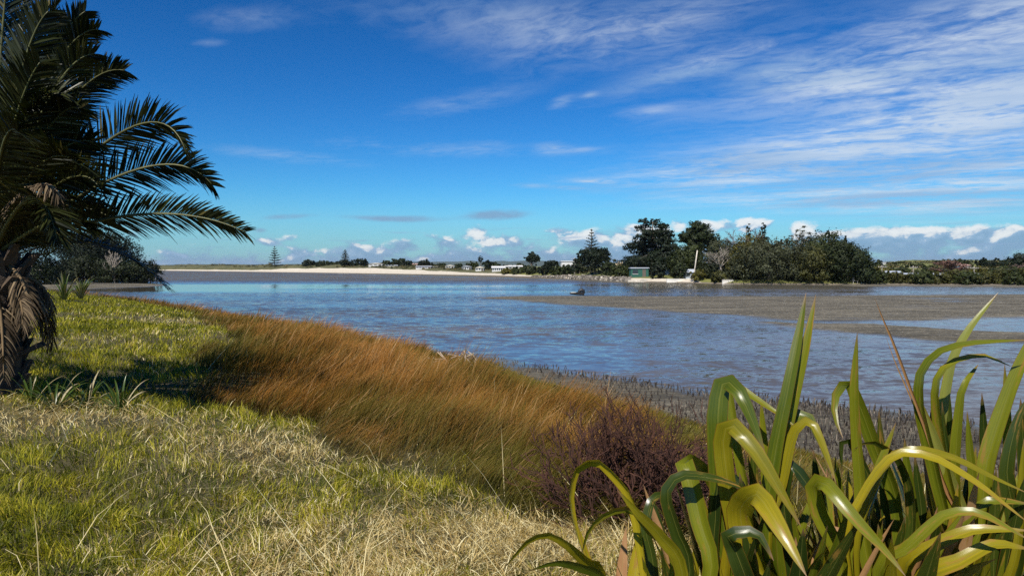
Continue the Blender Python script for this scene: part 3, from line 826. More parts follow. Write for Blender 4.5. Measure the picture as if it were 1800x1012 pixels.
bare_tree('bare_tree', 'red-brown leafless tree above the mangrove hedge', 1645, 1706, 456, 34, 171, plain('twig_red', (0.15, 0.08, 0.06), 0.9, 0.3), 6, minr=0.03)
bare_tree('bare_tree', 'grey leafless tree at the right edge below the largest dark tree', 1776, 1806, 462, 40, 172, TWIG(), 5, minr=0.03)
# ---- left: mangroves and big tree on the spit
spit = lambda px, py: float(ground_at(px, py, 0.15)[1])
tree('mangrove_bush', 'dense dome of mangrove at the tip of the left spit', 176, 278, 456, style='round', mat=foliage('spit', (0.017, 0.024, 0.007)), seed=201, d=176, zb=0.1, n=1.3, low=-0.05, cat='mangrove')
tree('mangrove_bush', 'mangrove left of the dome, half hidden by palm fronds', 96, 196, 452, style='round', mat=foliage('spit', (0.017, 0.024, 0.007)), seed=202, d=180, zb=0.1, n=1.3, low=-0.05, cat='mangrove')
tree('pohutukawa_tree', 'big dark pohutukawa rising behind the left mangroves', 108, 240, 416, style='round', mat=B_(), seed=203, d=196, zb=0.4, n=1.4)
tree('evergreen_tree', 'tall shadowy tree behind the phoenix palm', -70, 130, 372, style='round', mat=B_(), seed=204, d=150, zb=0.6, n=1.2)
tree('mangrove_bush', 'low mangrove behind the trunk of the phoenix palm', -40, 110, 450, style='round', mat=D(), seed=206, d=150, zb=0.2, low=-0.05, cat='mangrove')
bare_tree('bare_tree', 'small grey leafless shrub at the right of the left mangroves', 252, 276, 456, d=185, zb=0.1, seed=205, mat=TWIG(), minr=0.03)
bare_tree('bare_tree', 'pale dead branches among the left mangroves', 186, 216, 436, d=172, zb=0.1, seed=207, mat=PALEBARK(), levels=4, minr=0.04)

# scrub on the dunes and slopes: one low uncountable mass
def scrub():
    rng = np.random.default_rng(300)
    n = 2600
    px = np.concatenate([rng.uniform(-300, 900, 1900), rng.uniform(860, 1110, 160), rng.uniform(1530, 2100, 540)])
    t = np.where(px < 900, rng.uniform(24, 120, n), np.where(px < 1200, rng.uniform(16, 70, n), rng.uniform(8, 260, n)))
    keep = (fbm(px * 0.03, t * 0.04, 8) > 0.47) | (px > 900); px = px[keep]; t = t[keep]; n = len(px)
    d = shore_d(px) + t
    amp = (1 - sstep(px, 640, 900)) * 2.6 * sstep(t, 10, 45)
    x = (px - 900) / F * d
    z = far_profile(px, t) + (fbm(x * 0.06, d * 0.06, 41) - 0.5) * (amp + .22)
    R = np.stack([rng.uniform(.9, 2.8, n), rng.uniform(.9, 2.4, n), rng.uniform(.35, 0.95, n)], -1)
    C = np.stack([x, d, z + R[:, 2] * 0.4], -1)
    q, tn = leaf_cloud(C, R, 26, 0.42, rng, rng.random(n), np.tile([0, 0, 1.0], (n, 1)))
    m = leafy('scrub_leaf', [(0, (0.028, 0.034, 0.012)), (0.6, (0.07, 0.068, 0.022)), (1, (0.15, 0.115, 0.05))], 0.7, 0.15)
    link('dune_scrub', mesh_np('dune_scrub', q, [np.arange(len(q)).reshape(-1, 4)], m, {'tint': tn}, smooth=False), kind='stuff', label='low olive scrub covering the dunes and slopes', cat='scrub')
scrub()

# ------------------------------------------------------------------ houses, walls, poles, boat
WALLS = {'white': (0.66, 0.65, 0.62), 'cream': (0.66, 0.61, 0.5), 'grey': (0.35, 0.36, 0.37), 'green': (0.02, 0.10, 0.075), 'pink': (0.48, 0.30, 0.24), 'tin': (0.42, 0.46, 0.52)}
def house(label, px0, px1, top, basepy, t, wall='white', roof='grey', style='gable', nwin=3, name='house', d=None, zb=None, cat='house', depth=7.0, door=True):
    pxc = (px0 + px1) / 2
    q = far_pt(pxc, t) if d is None else np.array([(pxc - 900) / F * d, d, zb])
    d = q[1]
    w = (px1 - px0) / F * d
    zt = EYE + (HY - top) / F * d - q[2]
    zb_ = min(0.0, EYE + (HY - basepy) / F * d - q[2]) - 0.3
    o = thing(name, label, cat, q)
    wh = zt * (0.98 if style == 'flat' else 0.66)
    mb = MB(); mb.box((-w / 2, 0, zb_), (w / 2, depth, wh)); link('wall', mb.mesh('wall', plain('wall_' + wall, WALLS[wall], 0.8, 0.06), False), o)
    mb = MB(); e = 0.35
    if style == 'flat':
        mb.box((-w / 2 - .15, -.25, wh + .003), (w / 2 + .15, depth + .2, wh + 0.28))
    elif style == 'gable':   # ridge left to right
        v = [(-w / 2 - e, -e, wh), (w / 2 + e, -e, wh), (w / 2 + e, depth + e, wh), (-w / 2 - e, depth + e, wh), (-w / 2 - e, depth / 2, zt), (w / 2 + e, depth / 2, zt)]
        mb.add(v, [(0, 1, 5, 4), (2, 3, 4, 5), (0, 3, 2, 1)]); mb.f3.append(np.array([[0, 4, 3], [1, 2, 5]]))
    else:                    # gable end faces the water
        v = [(-w / 2 - e, -e, wh), (w / 2 + e, -e, wh), (w / 2 + e, depth + e, wh), (-w / 2 - e, depth + e, wh), (0, -e, zt), (0, depth + e, zt)]
        mb.add(v, [(0, 4, 5, 3), (1, 2, 5, 4), (0, 3, 2, 1)]); mb.f3.append(np.array([[0, 1, 4], [2, 3, 5]]))
    link('roof', mb.mesh('roof', plain('roof_' + roof, WALLS[roof], 0.6, 0.12), False), o)
    glass = plain('window_glass', (0.035, 0.045, 0.055), 0.08, 0.2)
    gh = min(1.2, wh * 0.45)
    for k in range(nwin):
        cx = -w / 2 + w * (k + 0.5) / (nwin + (1 if door else 0)); ww = min(1.6, w / (nwin + 1) * 0.6)
        mb = MB(); mb.box((-ww / 2, -0.05, 0), (ww / 2, 0.02, gh))
        wo = link('window', mb.mesh('window', glass, False), o, (cx, 0, max(0.5, wh * 0.38)))
        mb = MB(); mb.box((-ww / 2 - .08, -.09, -0.1), (ww / 2 + .08, 0.01, -.004)); link('sill', mb.mesh('sill', plain('wall_white', WALLS['white'], 0.8, 0.06), False), wo)
    if door:
        mb = MB(); mb.box((-.45, -.06, 0), (.45, .02, min(2.0, wh * .85))); link('door', mb.mesh('door', plain('door_paint', (0.12, 0.10, 0.08), 0.6), False), o, (w / 2 - w / (2 * nwin + 2), 0, 0.05))
    return o
house('white two-storey flat-roofed house left of the utility pole', 987, 1016, 459.5, 478, 24, 'white', 'white', 'flat', 4, depth=6)
house('white gabled house, first of the village from the left', 648, 672, 462, 471, 42, 'white', 'cream', 'end', 2)
house('low house with wide grey roof under the village trees', 677, 699, 465.5, 471, 40, 'cream', 'tin', 'gable', 3)
house('house with a pink roof showing between two dark trees', 724, 737, 463, 469, 78, 'cream', 'pink', 'gable', 2)
house('long white house above the beach near the pink roof', 731, 757, 467, 475, 26, 'white', 'grey', 'gable', 4)
house('small pale house right of the long white house', 757, 769, 468, 472, 44, 'white', 'cream', 'gable', 2)
house('small white gabled house mid-way along the village', 783, 798, 465.5, 471, 48, 'white', 'cream', 'end', 2)
house('open-fronted white gabled house left of the fan palm', 812, 828, 466.5, 473, 36, 'white', 'grey', 'end', 3)
house('white gabled house just below the fan palm', 836, 850, 468, 475, 24, 'white', 'cream', 'end', 2)
house('white building with turreted roofline right of the fan palm', 865, 887, 467.5, 475, 22, 'white', 'white', 'gable', 5)
house('long low white roofed building left of the lone pine', 888, 918, 466, 472, 60, 'cream', 'white', 'gable', 4)
house('dark-green garden shed under the broad macrocarpa', 1109, 1140, 471.5, 483, 9, 'green', 'tin', 'flat', 1, 'garden_shed', cat='shed', depth=3)
house('grey tin shed at the foot of the leaning pole', 1206, 1224, 473, 484, 6, 'tin', 'tin', 'gable', 1, 'tin_shed', cat='shed', depth=3)
house('white cottage glimpsed between the two round bushes', 1166, 1182, 457, 476, 22, 'white', 'grey', 'gable', 2, depth=4)
house('white house with pale roof right of the red-brown bare tree', 1688, 1706, 464, 474, 110, 'white', 'pink', 'gable', 3)
house('white cottage behind the hedge right of the bare tree', 1705, 1727, 479.5, 488, 26, 'white', 'grey', 'gable', 3)
house('long white shed behind the hedge below the bare tree', 1646, 1684, 480, 488, 22, 'white', 'grey', 'gable', 5)
house('small white cottage behind the hedge left of the bare tree', 1612, 1624, 480, 488, 24, 'white', 'tin', 'end', 2)
house('small pale hut behind the left of the mangrove hedge', 1576, 1586, 476, 486, 30, 'cream', 'tin', 'end', 1)
house('tiny white farmhouse high on the right slope', 1552, 1562, 461, 466, 240, 'white', 'white', 'gable', 2)
house('tiny white barn right of the farmhouse on the slope', 1570, 1578, 463, 467, 260, 'white', 'cream', 'gable', 1)

def far_box(name, label, cat, px0, px1, top, bot, t, mat, depth=0.4, parts=None):
    q = far_pt((px0 + px1) / 2, t); d = q[1]
    w = (px1 - px0) / F * d
    q[2] = EYE + (HY - bot) / F * d
    h = (bot - top) / F * d
    mb = MB(); n = max(2, int(w / 2.4)); rng = np.random.default_rng(int(px0))
    for k in range(n):
        a = -w / 2 + w * k / n; b = -w / 2 + w * (k + 1) / n - 0.02
        j = rng.normal() * 0.03
        mb.box((a, j, -0.6), (b, depth + j, h + rng.normal() * 0.04), 0.5)
    o = thing(name, label, cat, q)
    link('panel', mb.mesh('panel', mat, False), o)
    mb = MB(); mb.box((-w / 2, -0.06, h + 0.06), (w / 2, depth + 0.06, h + 0.16)); link('coping', mb.mesh('coping', mat, False), o)
white_conc = plain('white_concrete', (0.74, 0.70, 0.62), 0.85, 0.15, 1.0)
far_box('seawall', 'white concrete seawall below the two round bushes', 'wall', 1172, 1216, 491, 497, 1.2, white_conc)
far_box('seawall', 'white broken rubble seawall below the dark-green shed', 'wall', 1104, 1170, 492.5, 497, 0.8, plain('pale_rubble', (0.62, 0.56, 0.46), 0.9, 0.3, 1.0))
far_box('seawall', 'short white wall showing under the trees of the point', 'wall', 1270, 1290, 492.5, 498, 1.2, white_conc)
def jetty():
    q = far_pt(1504, 2.0); mb = MB()
    o = thing('landing_stage', 'small pale landing stage at the right end of the point', 'jetty', q)
    m = plain('pale_timber', (0.42, 0.38, 0.32), 0.85)
    for x in (-.9, 0, .9):
        b = MB(); b.box((x - .06, -.9, -1), (x + .06, -.78, 1.05)); link('post', b.mesh('post', m, False), o)
    for z in (0.35, 0.75):
        b = MB(); b.box((-1.1, -0.98, z), (1.1, -.905, z + .14)); link('rail', b.mesh('rail', m, False), o)
    b = MB(); b.box((-1.1, -0.7, .2), (1.1, 1.2, .3)); link('deck', b.mesh('deck', m, False), o)
jetty()
def pole(label, px, top, t, lean=0.0, r=0.14, arms=True, mat=None, name='utility_pole'):
    q = far_pt(px, t); h = EYE + (HY - top) / F * q[1] - q[2]
    o = thing(name, label, 'pole', q)
    m = mat or plain('pole_timber', (0.32, 0.29, 0.25), 0.85)
    mb = MB(); mb.tube([(0, 0, -.5), (lean * .5, 0, h * .5), (lean, 0, h)], [r * 1.25, r * 1.1, r], 8); link('post', mb.mesh('post', m), o)
    if arms:
        mb = MB(); mb.box((-1.1, -.06, -.06), (1.1, .06, .06)); link('crossarm', mb.mesh('crossarm', m, False), o, (lean, -r - .07, h - .5))
        for x in (-.95, -.4, .4, .95):
            mb = MB(); mb.tube([(0, 0, 0), (0, 0, .22)], [.05, .03], 6); link('insulator', mb.mesh('insulator', plain('ceramic', (.5, .5, .5), .3)), o, (lean + x, -r - .07, h - .435))
    return o
pole('timber utility pole standing right of the white flat-roofed house', 1010, 453, 16, 0.0, 0.16)
pole('pale leaning bare pole above the grey tin shed', 1219, 440, 6, 0.9, 0.14, False, plain('pole_pale', (0.55, 0.50, 0.42), 0.8))
for i, px in enumerate((1550, 1605, 1712)):
    pole(['left', 'middle', 'right'][i] + ' of the three small power poles behind the mangrove hedge', px, 466 + i, 34, 0, .1)
def wires():
    a = [far_pt(p, 34) for p in (1550, 1605, 1712, 1900)]
    tops = [EYE + (HY - r) / F * q[1] - 0.3 for q, r in zip(a, (466, 467, 468, 468.5))]
    mb = MB()
    for k in range(3):
        t = np.linspace(0, 1, 14)
        P = np.stack([a[k][0] + (a[k + 1][0] - a[k][0]) * t, a[k][1] + (a[k + 1][1] - a[k][1]) * t, tops[k] + (tops[k + 1] - tops[k]) * t - 1.1 * 4 * t * (1 - t) * 0.4], -1)
        mb.tube(P, 0.03, 4)
    link('power_line', mb.mesh('power_line', plain('cable', (.06, .06, .06), .6)), label='thin power line strung above the mangrove hedge', cat='cable')
wires()
def rocks():
    rng = np.random.default_rng(5)
    mb = MB()
    for k in range(420):
        px = rng.uniform(935, 1108); t = rng.uniform(0.2, 4.0)
        q = far_pt(px, t); s = rng.uniform(.25, .6)
        v = rng.normal(size=(8, 3)); 
        c = np.array([(-1, -1, -1), (1, -1, -1), (1, 1, -1), (-1, 1, -1), (-1, -1, 1), (1, -1, 1), (1, 1, 1), (-1, 1, 1)]) * 0.75 + v * 0.22
        mb.add(q + c * s * np.array([1.2, 1, .75]) + np.array([0, 0, .1]), [(0, 3, 2, 1), (4, 5, 6, 7), (0, 1, 5, 4), (1, 2, 6, 5), (2, 3, 7, 6), (3, 0, 4, 7)], rng.random())
    m = leafy('shore_rock', [(0, (.09, .08, .065)), (.7, (.24, .21, .17)), (1, (.55, .5, .42))], 0.9, 0.0)
    link('rock_revetment', mb.mesh('rock_revetment', m, False), kind='stuff', label='jumbled stone revetment along the middle shore', cat='rocks')
rocks()
def pampas():
    rng = np.random.default_rng(8)
    q = far_pt(1089, 9)
    o = thing('pampas_grass', 'tan pampas grass plumes left of the dark-green shed', 'pampas', q)
    for k in range(16):
        a = rng.random() * 6.28; l = rng.uniform(2.2, 4.3); e = rng.uniform(.1, .5)
        mb = MB(); p = np.array([[0, 0, 0], [math.cos(a) * e, math.sin(a) * e, l * .6], [math.cos(a) * e * 2.4, math.sin(a) * e * 2.4, l]])
        mb.tube(p, [.05, .06, .02], 4)
        mb.tube([p[1] * .5 + p[2] * .5, p[1] * .15 + p[2] * .85, p[2]], [.06, .17, .03], 5)
        link('plume', mb.mesh('plume', plain('pampas_tan', (.50, .40, .25), .9)), o)
pampas()

# small dark boat lying on the edge of the sand bar
def boat():
    q = ground_at(1014, 518.6, 0.08); s = 1.0
    o = thing('stranded_dinghy', 'small dark dinghy with raised motor stranded on the sand bar', 'boat', q)
    st = np.linspace(0, 1, 13); V = []
    L = 1.95
    for f in st:
        x = -L / 2 + L * f
        w = 0.40 * (1 - (1 - f) ** 2.2) ** 0.6 + 0.015; kz = 0.16 * (1 - f) ** 2; g_ = 0.34 + 0.06 * (1 - f) + 0.1 * f
        V += [(x, -w, g_), (x, -w * .82, kz + .12), (x, -w * .4, kz), (x, w * .4, kz), (x, w * .82, kz + .12), (x, w, g_), (x, w * .86, g_ - .05), (x, 0, g_ - .16), (x, -w * .86, g_ - .05)]
    n = 9
    Fq = [(i * n + j, i * n + (j + 1) % n, (i + 1) * n + (j + 1) % n, (i + 1) * n + j) for i in range(12) for j in range(n)]
    mb = MB(); mb.add(V, Fq); mb.f4.append(np.array([[108, 109, 112, 113], [109, 110, 111, 112]])); mb.f4.append(np.array([[113, 114, 116, 108]]))
    link('hull', mb.mesh('hull', plain('boat_black', (.025, .025, .027), .5, .3), False), o, (0, 0, -.02))
    mb = MB(); mb.tube([(-.88, -.30, .34), (-.5, -.36, .36), (-.1, -.40, .36)], [.05, .07, .06], 8); link('side_tube', mb.mesh('side_tube', plain('tube_grey', (.45, .42, .37), .6)), o)
    mb = MB(); mb.tube([(.2, -.05, .34), (.42, -.05, .62), (.68, 0, .70), (.92, 0, .58), (.98, 0, .2)], [.16, .24, .26, .22, .12], 9); link('motor_cover', mb.mesh('motor_cover', plain('boat_black', (.025, .025, .027), .5)), o)
    mb = MB(); mb.tube([(.58, 0, .8), (.58, 0, 1.15)], [.035, .03], 6); mb.tube([(.58, 0, 1.12), (.58, 0, 1.22)], [.06, .05], 6); link('post', mb.mesh('post', plain('boat_black', (.025, .025, .027), .5)), o)
    mb = MB(); mb.box((-.1, -.33, .33), (.12, .33, .37)); link('seat', mb.mesh('seat', plain('tube_grey', (.45, .42, .37), .6), False), o)
boat()
# ------------------------------------------------------------------ ribbons: grass, rushes, straw
def blades(P, H, W, az, lean, bend, side, tint):
    n = len(P)
    h = np.stack([np.cos(az), np.sin(az), np.zeros(n)], -1); up = np.array([0, 0, 1.0])
    a1, a2 = lean, lean + bend
    mid = P + (up * np.cos(a1)[:, None] + h * np.sin(a1)[:, None]) * (H * 0.55)[:, None]
    tip = mid + (up * np.cos(a2)[:, None] + h * np.sin(a2)[:, None]) * (H * 0.5)[:, None]
    sv = np.stack([np.cos(side), np.sin(side), np.zeros(n)], -1) * (W * 0.5)[:, None]
    V = np.stack([P - sv, P + sv, mid - sv * .85, mid + sv * .85, tip], 1).reshape(-1, 3)
    k = np.arange(n)[:, None] * 5
    return V, k + np.array([[0, 1, 3, 2]]), k + np.array([[2, 3, 4]]), np.repeat(tint, 5), np.tile([0, 0, .55, .55, 1.0], n)
def blade_obj(name, parts, mat, label, cat):
    V = []; Q = []; T3 = []; TI = []; TP = []; n = 0
    for v, q, t, ti, tp in parts:
        V.append(v); Q.append(q + n); T3.append(t + n); TI.append(ti); TP.append(tp); n += len(v)
    me = mesh_np(name, np.concatenate(V), [np.concatenate(Q), np.concatenate(T3)], mat, {'tint': np.concatenate(TI), 'tip': np.concatenate(TP)}, smooth=True)
    return link(name, me, kind='stuff', label=label, cat=cat)
def scatter(n, dmin, dmax, rng, spread=0.92, power=1.0):
    """points over the view sector, denser near the eye"""
    d = np.exp(rng.uniform(math.log(dmin), math.log(dmax), n))
    a = rng.uniform(-spread, spread, n)
    return np.sin(a) * d, np.cos(a) * d
def pix(x, y, z): return 900 + F * x / y, HY + F * (EYE - z) / y
def rush_in(x, y, s):
    wide = np.interp(y, [0, 6, 9, 14, 18, 22, 30, 45, 60, 100], [9.6, 10.6, 11.2, 11.4, 10.8, 9.6, 7.6, 5.0, 4.0, 4.0])
    nn = (fbm(x * 0.5, y * 0.5, 61, 3) - 0.5) * 2.8
    return (s > 0.25) & (s < wide + nn)
def straw_zone(x, y):
    return np.exp(-(((x + 5.4) / 2.0) ** 2 + ((y - 8.6) / 1.05) ** 2)) + 0.55 * np.exp(-(((x + 0.6) / 1.5) ** 2 + ((y - 5.2) / 1.0) ** 2)) + .8 * np.exp(-(((x + 13.5) / 2.4) ** 2 + ((y - 30) / 3.2) ** 2)) + .5 * np.exp(-(((x + 2.6) / .8) ** 2 + ((y - 7.4) / .7) ** 2)) + .5 * np.exp(-(((x + 10.6) / 1.2) ** 2 + ((y - 17) / 2.5) ** 2))
def dryness(x, y):
    d = np.hypot(x, y)
    px = 900 + F * x / np.maximum(y, .3)
    base = np.interp(px, [-200, 100, 350, 650, 1000, 1500], [0.08, 0.10, 0.22, 0.40, 0.46, 0.50])
    near = np.interp(d, [2, 4.4, 6.0, 7.6, 9, 12, 16], [0.08, 0.06, -0.04, -0.08, -0.02, -0.12, -0.16])
    n = (fbm(x * 0.9, y * 0.9, 71, 4) - 0.5) * 1.1
    return np.clip(base + near + n * 0.75 + straw_zone(x, y) * 0.9, 0, 1)

def build_grass():
    rng = np.random.default_rng(1001)
    parts = []; straw = []
    # standing green and yellow blades
    n = 520000
    x, y = scatter(n, 2.4, 75, rng, 0.78)
    s = inland(x, y)
    k = (s > 0.4) & (~rush_in(x, y, s) | (rng.random(n) < 0.12)) & (y > 0.3) & (s < 90)
    x, y, s = x[k], y[k], s[k]; n = len(x); d = np.hypot(x, y)
    dr = dryness(x, y)
    isdry = rng.random(n) < dr
    keep = ~(isdry & (rng.random(n) < 0.35)) & ~(rng.random(n) < straw_zone(x, y) * 0.85)
    x, y, s, d, dr, isdry = [a[keep] for a in (x, y, s, d, dr, isdry)]; n = len(x)
    z = land_z(x, y, s) - 0.01
    clump = fbm(x * 3.4, y * 3.4, 81, 3)
    H = (0.02 + 0.17 * clump ** 1.5 + 0.07 * rng.random(n)) * np.where(isdry, 0.8, 1.0) * np.interp(d, [3, 10, 40], [1.0, 1.15, 1.6])
    W = np.maximum(0.0064, d * 0.00084) * (0.6 + 0.8 * rng.random(n))
    tint = np.where(isdry, 0.66 + 0.34 * rng.random(n), np.clip(0.22 + (clump - .5) * .9 + rng.normal(size=n) * 0.13, 0, 0.55))
    parts.append(blades(np.stack([x, y, z], -1), H, W, (fbm(x * 2.2, y * 2.2, 87, 2) - .5) * 14 + rng.normal(0.5, .8, n), np.abs(rng.normal(0.45, 0.4, n)), rng.uniform(0.1, 1.3, n), rng.uniform(0, 6.28, n), tint))
    # flattened dead straw
    n = 230000
    x, y = scatter(n, 2.4, 45, rng, 0.78)
    s = inland(x, y)
    dr = dryness(x, y)
    k = (s > 2) & (~rush_in(x, y, s)) & (y > .3) & (rng.random(n) < dr ** 1.8 * 1.2)
    x, y, s, dr = x[k], y[k], s[k], dr[k]; n = len(x); d = np.hypot(x, y)
    z = land_z(x, y, s) + rng.random(n) ** 1.5 * (0.10 + 0.06 * straw_zone(x, y))
    H = rng.uniform(.05, .20, n) * np.interp(d, [3, 15], [.9, 1.3]); W = np.maximum(0.0052, d * 0.0008) * (0.4 + 1.0 * rng.random(n))
    parts.append(blades(np.stack([x, y, z], -1), H, W, (fbm(x * 1.6, y * 1.6, 57, 2) - .5) * 16 + rng.normal(0, .7, n), rng.normal(1.22, 0.3, n), rng.normal(0.25, .35, n), rng.uniform(0, 6.28, n), np.clip(0.58 + 0.42 * rng.random(n) ** 1.4, 0, 1)))
    # long single stalks
    n = 200
    x, y = scatter(n, 3.0, 20, rng, 0.62); s = inland(x, y)
    k = (s > 5); x, y, s = x[k], y[k], s[k]; n = len(x); d = np.hypot(x, y)
    parts.append(blades(np.stack([x, y, land_z(x, y, s) + .04], -1), rng.uniform(.3, .8, n), np.maximum(.006, d * .0009), rng.uniform(0, 6.28, n), rng.normal(1.0, .35, n), rng.normal(.3, .2, n), rng.uniform(0, 6.28, n), 0.86 + .14 * rng.random(n)))
    m = leafy('grass_blade', [(0.0, (0.060, 0.076, 0.004)), (0.25, (0.19, 0.195, 0.008)), (0.5, (0.45, 0.40, 0.022)), (0.60, (0.27, 0.17, 0.045)), (0.8, (0.60, 0.46, 0.18)), (1.0, (0.90, 0.80, 0.48))], 0.6, 0.3, spec=0.25)
    blade_obj('grass', parts, m, 'green and straw-coloured rough grass covering the near bank', 'grass')
build_grass()

def build_rushes():
    rng = np.random.default_rng(1002)
    n = 400000
    x, y = scatter(n, 5.0, 125, rng, 0.80)
    s = inland(x, y)
    k = rush_in(x, y, s) & (np.hypot(x + 2.1, (y - 22) * .8) > .75 * (0.6 + rng.random(n) * .6)); x, y, s = x[k], y[k], s[k]; k = rng.random(len(x)) < sstep(fbm(x * 1.05, y * .75, 99, 3), .18, .46) + .25
    x, y, s = x[k], y[k], s[k]; n = len(x); d = np.hypot(x, y)
    z = land_z(x, y, s) - .01
    short = np.maximum((1 - sstep(y, 24, 31)) * (1 - sstep(s, 2.5, 7.0)), sstep(x, 1.4, 2.6) * .95)         # low turf along the mud
    wave = fbm(x * 0.32 + 3, y * 0.32, 91, 3); fine = fbm(x * 1.3, y * 1.3, 93, 3)
    inner = np.interp(y, [0, 6, 9, 14, 18, 22, 30, 45, 60, 100], [9.6, 10.6, 11.2, 11.4, 10.8, 9.6, 7.6, 5.0, 4.0, 4.0])
    margin = sstep(inner - s, -1.0, 4.6)
    tuss = fbm(x * 1.05, y * 0.75, 99, 3)
    H = (0.36 + 0.55 * (wave - 0.2) + 1.15 * (tuss - 0.28)) * (0.7 + 0.45 * rng.random(n)) * (1 - 0.78 * short) * (0.42 + 0.58 * margin) * np.interp(y, [5, 9, 14], [.7, .9, 1.0])
    W = np.maximum(0.0042, d * 0.00062) * (0.6 + 0.8 * rng.random(n))
    az = rng.normal(0.1, 0.45, n) + (fbm(x * .4, y * .4, 98, 3) - .5) * 3.2
    lean = np.clip(0.28 + 1.5 * (fbm(x * .7, y * .55, 95, 3) - .38) + rng.normal(size=n) * .17, 0.0, 1.3) * (1 - .5 * short)
    rust = np.clip(0.02 + 1.0 * (fbm(x * 0.3 + 9, y * 0.4, 97, 4) - .34) + 0.42 * margin - 0.75 * short + rng.normal(size=n) * 0.16 + (fine - .5) * .9, 0, 1)
    tall = rng.random(n) < .018
    rust = np.where(tall, .96 + .04 * rng.random(n), rust); H = np.where(tall, H * 1.25, H); W = np.where(tall, W * 1.3, W)
    parts = [blades(np.stack([x, y, z], -1), H, W, az, lean, rng.uniform(.15, .75, n), rng.normal(1.57 * 0, .8, n), rust)]
    m = leafy('rush_stem', [(0.0, (0.066, 0.062, 0.008)), (0.5, (0.070, 0.048, 0.008)), (1.0, (0.080, 0.040, 0.008))], 0.6, 0.25,
              [(0.0, (0.160, 0.130, 0.016)), (0.3, (0.215, 0.120, 0.016)), (0.6, (0.325, 0.132, 0.016)), (0.86, (0.47, 0.19, 0.032)), (1.0, (0.62, 0.38, 0.16))], 0.25, (0.2, 0.95))
    blade_obj('rush_bed', parts, m, 'wind-combed rusty brown rushes along the waterside bank', 'rushes')
build_rushes()

# mangrove breathing roots standing in the near mud
def build_roots():
    rng = np.random.default_rng(1003)
    n = 26000
    a = rng.uniform(-0.1, 0.72, n); d = rng.uniform(9, 34, n)
    x, y = np.sin(a) * d, np.cos(a) * d
    s = inland(x, y); z = flat_z(x, y)
    px, py = pix(x, y, 0)
    wl = np.interp(px, [860, 960, 1050, 1150, 1250, 1380, 1500, 1650, 1800, 2500], [627, 640, 658, 672, 686, 699, 714, 734, 758, 850])
    dens = np.where(py > wl, 0.9, 0.0) * (0.35 + 0.65 * sstep(fbm(x * .7, y * .7, 55, 3), .38, .62)) * np.interp(px, [860, 1000, 1300], [.35, .6, 1.0])
    k = (s < 0.1) & (rng.random(n) < dens)
    x, y, z = x[k], y[k], z[k]; n = len(x)
    h = rng.uniform(.03, .13, n) + .13 * rng.random(n) ** 3 + 0.05 * sstep(x, 3, 9)
    r = rng.uniform(.007, .013, n) * np.interp(np.hypot(x, y), [10, 30], [1, 1.5])
    an = np.arange(4) * math.pi / 2
    ring = np.stack([np.cos(an), np.sin(an), 0 * an], -1)
    ln = rng.normal(size=(n, 3)) * .2; ln[:, 2] = 1
    B = np.stack([x, y, z - .03], -1)
    V0 = B[:, None] + ring[None] * r[:, None, None] * 1.2
    V1 = (B + ln * (h * .75)[:, None])[:, None] + ring[None] * r[:, None, None]
    V2 = (B + ln * h[:, None])[:, None]
    V = np.concatenate([V0, V1, V2], 1).reshape(-1, 3)
    o = np.arange(n)[:, None] * 9
    Q = np.concatenate([o + np.array([[j, (j + 1) % 4, 4 + (j + 1) % 4, 4 + j]]) for j in range(4)])
    T = np.concatenate([o + np.array([[4 + j, 4 + (j + 1) % 4, 8]]) for j in range(4)])
    m = leafy('breathing_root', [(0, (.018, .014, .011)), (.8, (.06, .047, .035)), (1, (.22, .18, .13))], 0.5, 0.0, spec=.4)
    link('mangrove_roots', mesh_np('mangrove_roots', V, [Q, T], m, {'tint': np.repeat(rng.random(n), 9)}), kind='stuff', label='dark pencil-like mangrove breathing roots in the near mud', cat='roots')
build_roots()

